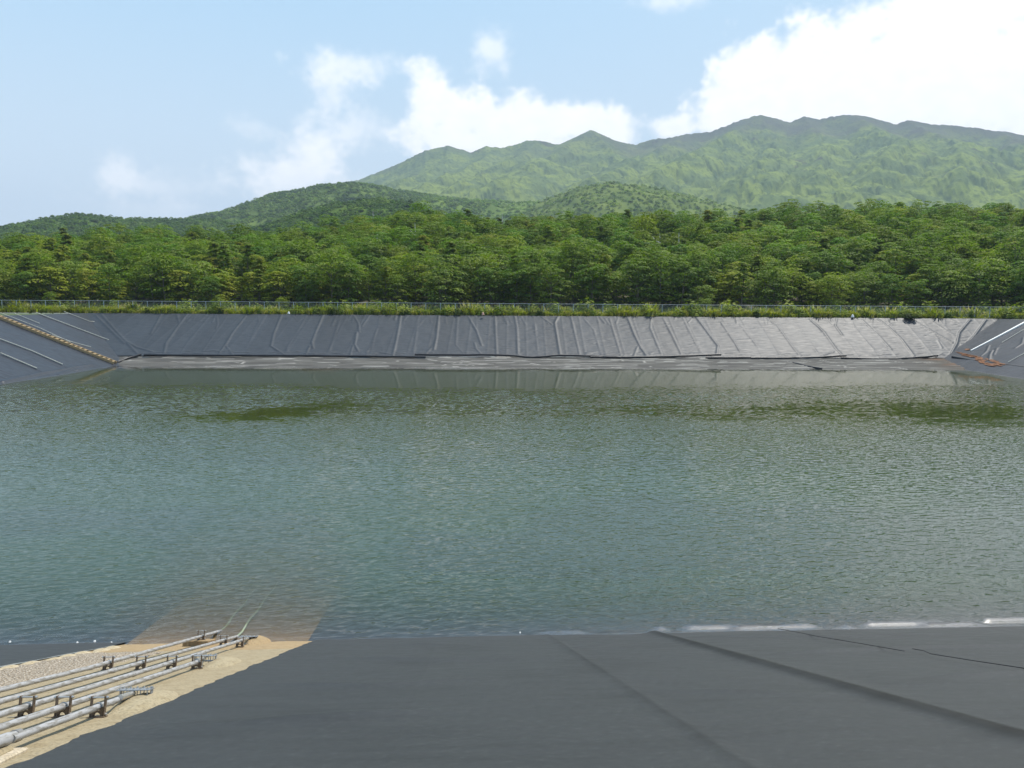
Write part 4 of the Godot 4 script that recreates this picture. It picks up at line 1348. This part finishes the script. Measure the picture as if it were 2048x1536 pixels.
# ---------------------------------------------------------------- things on the far side
func build_far_things() -> void:
	# ladder on the left slope
	var wood := mat(Color(0.36, 0.255, 0.13), 0.85)
	wood.albedo_texture = noise_tex(0.02, 4, 111, [[0.3, 0.7, 0.68, 0.62], [0.6, 1, 1, 1]], 512)
	wood.uv1_triplanar = true
	wood.uv1_scale = Vector3(0.6, 3.0, 3.0)
	var down := Vector3(13.8, -5.5, 0).normalized()
	var up := Vector3(5.5, 13.8, 0).normalized()
	var frame := Transform3D(Basis(down, up, Vector3(0, 0, 1)), Vector3(-59.0, 5.5, -93.7) + up * 0.06)
	var root := thing("ladder", "brown timber ladder of wide steps lying on the left slope", "ladder", frame)
	var long := 14.7
	for s in [-1.0, 1.0]:
		var b := MB.new()
		b.box(Transform3D(Basis(), Vector3(long * 0.5, 0.14, s * 0.36)), Vector3(long, 0.28, 0.09), 0.012)
		part("rail", b.mesh(), wood, root)
	var step := MB.new()
	step.box(Transform3D(), Vector3(0.17, 0.2, 0.63), 0.012)
	var sm := step.mesh()
	for k in 26:
		var o := part("step", sm, wood, root)
		o.position = Vector3(0.3 + k * 0.565, 0.17, 0)
	# black tubes along the toe
	var rubber := mat(Color(0.012, 0.012, 0.014), 0.5)
	var tubes := [
		["long black tube along the toe from the left corner to left of middle", [-43.8, 0.74, -98.0, -34.0, 0.72, -98.3, -25.5, 0.73, -98.8, -10.4, 0.62, -99.1]],
		["black tube along the toe across the middle of the far slope", [-11.8, 0.86, -99.8, -1.5, 0.84, -100.2, 2.5, 0.62, -100.1, 6.4, 0.85, -100.5, 13.2, 0.62, -100.3]],
		["black tube along the toe right of the middle one", [9.5, 0.66, -100.2, 17.0, 0.68, -100.8, 25.8, 0.95, -101.8]],
		["short black tube along the toe between two long right ones", [23.7, 0.6, -100.8, 30.6, 0.66, -101.3]],
		["black tube along the toe that rises towards its right end", [29.3, 0.6, -101.0, 35.6, 0.64, -101.5, 41.5, 0.88, -102.4]],
		["black tube along the toe that ends at the right corner", [40.6, 0.64, -101.7, 46.9, 0.55, -101.8, 53.2, 0.9, -103.0]],
		["black tube curving down from the left corner towards the ladder", [-44.2, 0.8, -98.1, -45.2, 0.45, -97.0, -45.6, 0.1, -95.2]],
	]
	for q in tubes:
		var b := MB.new()
		var raw := []
		for k in range(0, q[1].size(), 3): raw.append(Vector3(q[1][k], q[1][k + 1] + 0.13, q[1][k + 2] + 0.2))
		var pts := []
		for k in raw.size() - 1:
			for s in 8:
				var f := s / 8.0
				var p: Vector3 = raw[k].cubic_interpolate(raw[k + 1], raw[maxi(k - 1, 0)], raw[mini(k + 2, raw.size() - 1)], f)
				p.y += 0.05 * fbm.get_noise_1d(p.x * 0.9)
				p.z += 0.12 * fbm.get_noise_1d(p.x * 0.5 + 7.0)
				pts.append(p)
		pts.append(raw[-1])
		b.tube(pts, [0.125], 9)
		tag(part("ballast_tube", b.mesh(), rubber), q[0], "tube", "black tubes along the toe of the slopes")
	var b := MB.new()
	b.tube([Vector3(54.4, 0.95, -101.5), Vector3(54.6, 0.78, -97.0), Vector3(54.5, 0.8, -91.0), Vector3(54.6, 0.75, -84.0)], [0.2], 9)
	tag(part("ballast_tube", b.mesh(), rubber), "black tube running towards the viewer along the right slope's foot", "tube", "black tubes along the toe of the slopes")
	b = MB.new()
	b.tube([Vector3(56.5, 1.62, -101.3), Vector3(60.8, 3.32, -103.0), Vector3(66.2, 5.5, -105.2)].map(func(p): return p + Vector3(-0.03, 0.16, 0)), [0.09, 0.13, 0.17], 10)
	tag(part("white_pipe", b.mesh(), mat(Color(0.74, 0.73, 0.68), 0.5)), "straight white pipe lying on the right slope", "pipe")
	b = MB.new()
	b.tube([Vector3(33.4, 0.42, -99.2), Vector3(34.6, 0.14, -95.2), Vector3(35.3, 0.06, -93.6)], [0.11], 8)
	tag(part("loose_hose", b.mesh(), rubber), "short dark hose across the muddy shelf into the water", "hose")
	# litter on the crest
	for q in [[-30.4, -112.6, 0.16, 0.7, 0.7, 0.68, "white scrap on the crest left of the middle"], [46.2, -112.5, 0.2, 0.72, 0.72, 0.7, "round white scrap in the grass on the right crest"], [-4.0, -112.6, 0.2, 0.5, 0.28, 0.2, "small reddish white marker on the middle of the crest"]]:
		var d := mound_mesh(q[2], q[2], q[2] * 1.9, q[0])
		var o := part("marker", d, mat(Color(q[3], q[4], q[5]), 0.7))
		o.position = Vector3(q[0], CREST + 0.12, q[1] + 0.3)
		tag(o, q[6], "marker")


# ---------------------------------------------------------------- pipes in the foreground
func steel_mat(col: Color, rough: float) -> StandardMaterial3D:
	var m := mat(col, rough)
	m.metallic = 0.75
	return m


func bolt(b: MB, at: Vector3, r: float, high: float) -> void:
	b.tube([at, at + Vector3(0, high, 0)], [r], 6)
	b.tube([at + Vector3(0, high, 0), at + Vector3(0, high + r * 0.7, 0)], [r * 0.55], 8)


func make_support(plate: Material, shiny: Material) -> Node3D:
	var o := Node3D.new()
	var b := MB.new()
	b.box(Transform3D(Basis(), Vector3(0, 0.006, 0)), Vector3(0.17, 0.012, 0.11), 0.002)
	part("base_plate", b.mesh(), plate, o)
	for s in [-1.0, 1.0]:
		b = MB.new()
		b.box(Transform3D(Basis(), Vector3(s * 0.067, 0.106, 0)), Vector3(0.013, 0.2, 0.045), 0.002)
		part("upright", b.mesh(), plate, o)
	# saddle: a plate with a round seat above and an arch below
	b = MB.new()
	var n := 16
	for k in n:
		var x0 := -0.058 + 0.116 * k / n
		var x1 := -0.058 + 0.116 * (k + 1) / n
		var q := []
		for x in [x0, x1]:
			var top := 0.100 - sqrt(maxf(0.0, 0.0375 * 0.0375 - x * x)) if absf(x) < 0.0375 else 0.1
			var low := 0.013 + (sqrt(maxf(0.0, 0.036 * 0.036 - x * x)) if absf(x) < 0.036 else 0.0)
			q.append([Vector3(x, low, 0), Vector3(x, maxf(top, low + 0.004), 0)])
		var e := Vector3(0, 0, 0.02)
		var mid: Vector3 = (q[0][0] + q[1][1]) * 0.5
		b.poly([q[0][0] + e, q[1][0] + e, q[1][1] + e, q[0][1] + e], mid)
		b.poly([q[0][0] - e, q[1][0] - e, q[1][1] - e, q[0][1] - e], mid)
		b.poly([q[0][1] + e, q[1][1] + e, q[1][1] - e, q[0][1] - e], mid)
		b.poly([q[0][0] + e, q[1][0] + e, q[1][0] - e, q[0][0] - e], mid)
	part("saddle", b.mesh(), plate, o)
	b = MB.new()
	b.tube([Vector3(-0.1, 0.19, 0), Vector3(0.1, 0.19, 0)], [0.008], 10)
	var rod := part("rod", b.mesh(), shiny, o)
	for s in [-1.0, 1.0]:
		b = MB.new()
		b.tube([Vector3(s * 0.076, 0.19, 0), Vector3(s * 0.092, 0.19, 0)], [0.016], 6)
		part("nut", b.mesh(), shiny, rod)
	b = MB.new()
	b.tube([Vector3(0.074, 0.03, 0.0), Vector3(0.094, 0.03, 0.0)], [0.013], 6)
	part("anchor_bolt", b.mesh(), shiny, o)
	b = MB.new()
	var ring := []
	for k in 15:
		var a := PI * k / 14.0
		ring.append(Vector3(cos(a) * 0.041, 0.1 + sin(a) * 0.041, 0.0))
	ring.push_front(Vector3(0.041, 0.04, 0))
	ring.push_back(Vector3(-0.041, 0.04, 0))
	b.tube(ring, [0.006], 6)
	part("u_bolt", b.mesh(), shiny, o)
	return o


func build_pipes() -> void:
	var pvc := mat(Color(0.36, 0.36, 0.365), 0.42)
	pvc.albedo_texture = noise_tex(0.02, 4, 121, [[0.3, 0.62, 0.59, 0.53], [0.45, 0.9, 0.89, 0.86], [0.6, 1, 1, 1]], 512)
	pvc.uv1_scale = Vector3(0.45, 0.5, 1)
	var plate := mat(Color(0.17, 0.125, 0.085), 0.6)
	plate.albedo_texture = noise_tex(0.03, 4, 122, [[0.3, 0.6, 0.5, 0.42], [0.6, 1, 1, 1]], 256)
	plate.uv1_triplanar = true
	plate.uv1_scale = Vector3.ONE * 8.0
	plate.metallic = 0.3
	var shiny := steel_mat(Color(0.55, 0.53, 0.49), 0.35)
	# pipes: place across the slope, where each starts and ends up the slope, height at each end
	var names := ["farthest left white pipe, which runs on into the water", "second white pipe from the left, dipping into the water", "middle white pipe of the five", "fourth white pipe from the left, ending at a bolted frame", "nearest white pipe, with a thick collar at its upper end"]
	var runs := [[-6.52, 17.5, -0.9, -6.62, 0.10, 0.2], [-6.0, 17.5, -0.35, -6.02, 0.1, 0.1], [-5.52, 17.5, 1.0, -5.48, 0.1, 0.12], [-5.13, 17.5, 5.35, -5.13, 0.1, 0.11], [-4.75, 11.45, 9.15, -4.74, 0.1, 0.09]]
	var joints := [[9.0, 4.35], [9.35, 6.4, 0.25], [9.6, 6.9], [9.75], []]
	for k in 5:
		var r: Array = runs[k]
		var root := thing("water_pipe", names[k], "pipe", Transform3D(), "white pipes on the concrete strip")
		var at := func(v: float) -> Vector3:
			var t := inverse_lerp(6.0, r[2], minf(v, 6.0)) if r[2] < 5.0 else 0.0
			return near(r[0] - 0.019 * (9.7 - v), v, lerpf(r[4], r[5], t))
		var b := MB.new()
		var pts := []
		var v: float = r[1]
		while v > r[2]:
			pts.append(at.call(v))
			v -= 0.5
		pts.append(at.call(r[2]))
		if k < 2:
			# the part under water, coated with algae further down, on the flatter foot of the slope
			var last: Vector3 = pts[-1]
			var green := mat(Color(0.24, 0.27, 0.15), 0.7)
			var g := MB.new()
			var sub := [last]
			for q in range(1, 14):
				sub.append(last + Vector3(V.x, 0, V.z) * (-0.32 * q) + Vector3(0.02 * sin(q * 1.3), -0.012 * q - 0.02, 0))
			g.tube(sub, [0.026], 12)
			part("sunken_run", g.mesh(), green, root)
		b.tube(pts, [0.032], 16)
		part("run", b.mesh(), pvc, root)
		for v2 in joints[k]:
			var c := MB.new()
			c.tube([at.call(v2 + 0.05), at.call(v2 + 0.045), at.call(v2 - 0.045), at.call(v2 - 0.05)], [0.032, 0.037, 0.037, 0.032], 16)
			part("coupling", c.mesh(), pvc, root)
		if k == 4:
			var c := MB.new()
			c.tube([near(-4.75, 11.28, 0.1), near(-4.75, 11.36, 0.1)], [0.05, 0.052], 16)
			part("clamp_ring", c.mesh(), steel_mat(Color(0.3, 0.29, 0.28), 0.5), root)
			c = MB.new()
			c.tube([near(-4.75, 11.36, 0.1), near(-4.75, 11.45, 0.1), near(-4.76, 17.5, 0.1)], [0.046, 0.051, 0.051], 16)
			part("wide_run", c.mesh(), pvc, root)
			c = MB.new()
			c.tube([near(-4.74, 11.55, 0.06), near(-4.74, 11.5, -0.03)], [0.03, 0.008], 8)
			part("drain_peg", c.mesh(), plate, root)
	# supports
	var spots := [
		[-6.605, 5.3, 0.0, "pipe support under the farthest left pipe, in the middle row of four"], [-6.083, 5.36, 0.0, "second pipe support from left in the row of four"], [-5.602, 5.4, 0.0, "third pipe support from left in the row of four"], [-5.212, 5.42, 0.0, "rightmost pipe support of the row of four"],
		[-5.52, 9.7, 0.0, "left pipe support of the nearest row of three"], [-5.13, 9.76, 0.0, "middle pipe support of the nearest row of three"], [-4.75, 9.84, 0.0, "right pipe support of the nearest row, beside the bolted frame"],
		[-6.694, 0.6, 0.1, "pipe support on the concrete block at the water"], [-6.17, 0.75, 0.0, "pipe support at the water under the second pipe"], [-5.68, 1.3, 0.0, "pipe support at the water beside the mortar mound"],
		[-6.55, 14.2, 0.0, ""],
	]
	var proto: Node3D = null
	for q in spots:
		if q[3] == "": continue
		var o: Node3D
		if proto == null:
			proto = make_support(plate, shiny)
			o = proto
		else:
			o = proto.duplicate()
		o.name = numbered("pipe_support")
		o.transform = near_frame(q[0], q[1], q[2])
		add_child(o)
		tag(o, q[3], "pipe support", "steel supports of the white pipes")
	# block that carries the far pipe
	var b := MB.new()
	b.box(Transform3D(Basis(), Vector3(0, 0.03, 0)), Vector3(0.52, 0.15, 0.6), 0.012)
	var blk := part("concrete_block", b.mesh(), concrete(Color(0.30, 0.21, 0.11), 131))
	blk.transform = near_frame(-6.72, 0.6)
	tag(blk, "square concrete block under the far pipe at the water's edge", "block")
	# bolted intake frames at the pipe ends
	var zinc := steel_mat(Color(0.42, 0.43, 0.44), 0.42)
	var frames := [[-4.73, 8.98, "bolted steel frame at the end of the nearest pipe"], [-5.24, 4.95, "bolted steel frame at the end of the fourth pipe"], [-5.69, 0.55, "bolted steel frame at the end of the middle pipe, by the water"]]
	var first: Node3D = null
	for q in frames:
		var o: Node3D
		if first == null:
			o = Node3D.new()
			first = o
			for y in [0.055, 0.135]:
				b = MB.new()
				b.box(Transform3D(Basis(), Vector3(0, y, 0)), Vector3(0.36, 0.012, 0.17), 0.003)
				part("plate", b.mesh(), zinc, o)
			for s in [-1.0, 1.0]:
				b = MB.new()
				b.box(Transform3D(Basis(), Vector3(s * 0.168, 0.085, -0.03)), Vector3(0.012, 0.15, 0.06), 0.002)
				part("bracket", b.mesh(), zinc, o)
			for row in 2:
				for k in 5:
					b = MB.new()
					var at := Vector3(-0.148 + k * 0.074, 0.0, -0.06 + row * 0.11)
					b.tube([at + Vector3(0, 0.03, 0), at + Vector3(0, 0.15, 0)], [0.006], 8)
					bolt(b, at + Vector3(0, 0.141, 0), 0.013, 0.012)
					part("bolt", b.mesh(), shiny, o)
			b = MB.new()
			b.tube([Vector3(0, 0.1, 0.42), Vector3(0, 0.1, 0.2), Vector3(0, 0.1, 0.05)], [0.033, 0.03, 0.026], 14)
			part("nozzle", b.mesh(), shiny, o)
			b = MB.new()
			for s in [-1.0, 1.0]: b.tube([Vector3(s * 0.04, 0.0, 0.25), Vector3(s * 0.04, 0.07, 0.25)], [0.006], 6)
			b.tube([Vector3(-0.04, 0.002, 0.25), Vector3(0.04, 0.002, 0.25)], [0.006], 6)
			part("stay", b.mesh(), zinc, o)
		else:
			o = first.duplicate()
		o.name = numbered("intake_frame")
		o.transform = near_frame(q[0], q[1], 0.02)
		add_child(o)
		tag(o, q[2], "intake frame", "bolted frames at the pipe ends")


func build_small_things() -> void:
	# thin black lines lying on the near liner
	var black := mat(Color(0.008, 0.008, 0.009), 0.7)
	for q in [[[6.2, 0.0, 6.12, 1.6, 6.04, 2.4, 6.03, 4.0, 5.98, 5.7], "thin black cord on the near liner, upper piece by the water"], [[6.32, 5.35, 6.3, 5.7, 6.12, 6.2, 6.12, 7.2, 6.18, 8.6, 6.22, 12.0], "thin black cord on the near liner, lower piece at right"]]:
		var b := MB.new()
		var pts := []
		for k in range(0, q[0].size(), 2):
			pts.append(near(q[0][k], q[0][k + 1], 0.08))
		b.tube(pts, [0.0065], 6)
		tag(part("cord", b.mesh(), black), q[1], "cord", "black cords on the near liner")
	var foam := mat(Color(0.45, 0.47, 0.47), 0.7)
	for q in [[-11.1, 0.25, 0.06, "white foam fleck on the water at the left edge"], [-9.6, 0.15, 0.05, "middle white foam fleck off the left liner"], [-9.25, 0.2, 0.065, "largest white foam fleck off the left liner"], [-8.85, 0.12, 0.04, "white foam fleck nearest the concrete strip"], [0.22, 0.25, 0.05, "white foam fleck at the near shore, middle"]]:
		var o := part("foam_fleck", mound_mesh(q[2] * 0.4, q[2] * 0.5, q[2] * 0.2, q[0]), foam)
		o.position = Vector3(q[0], 0.012, -18.0 - 0.06 * q[0] - q[1])
		tag(o, q[3], "foam", "foam flecks at the near shore")
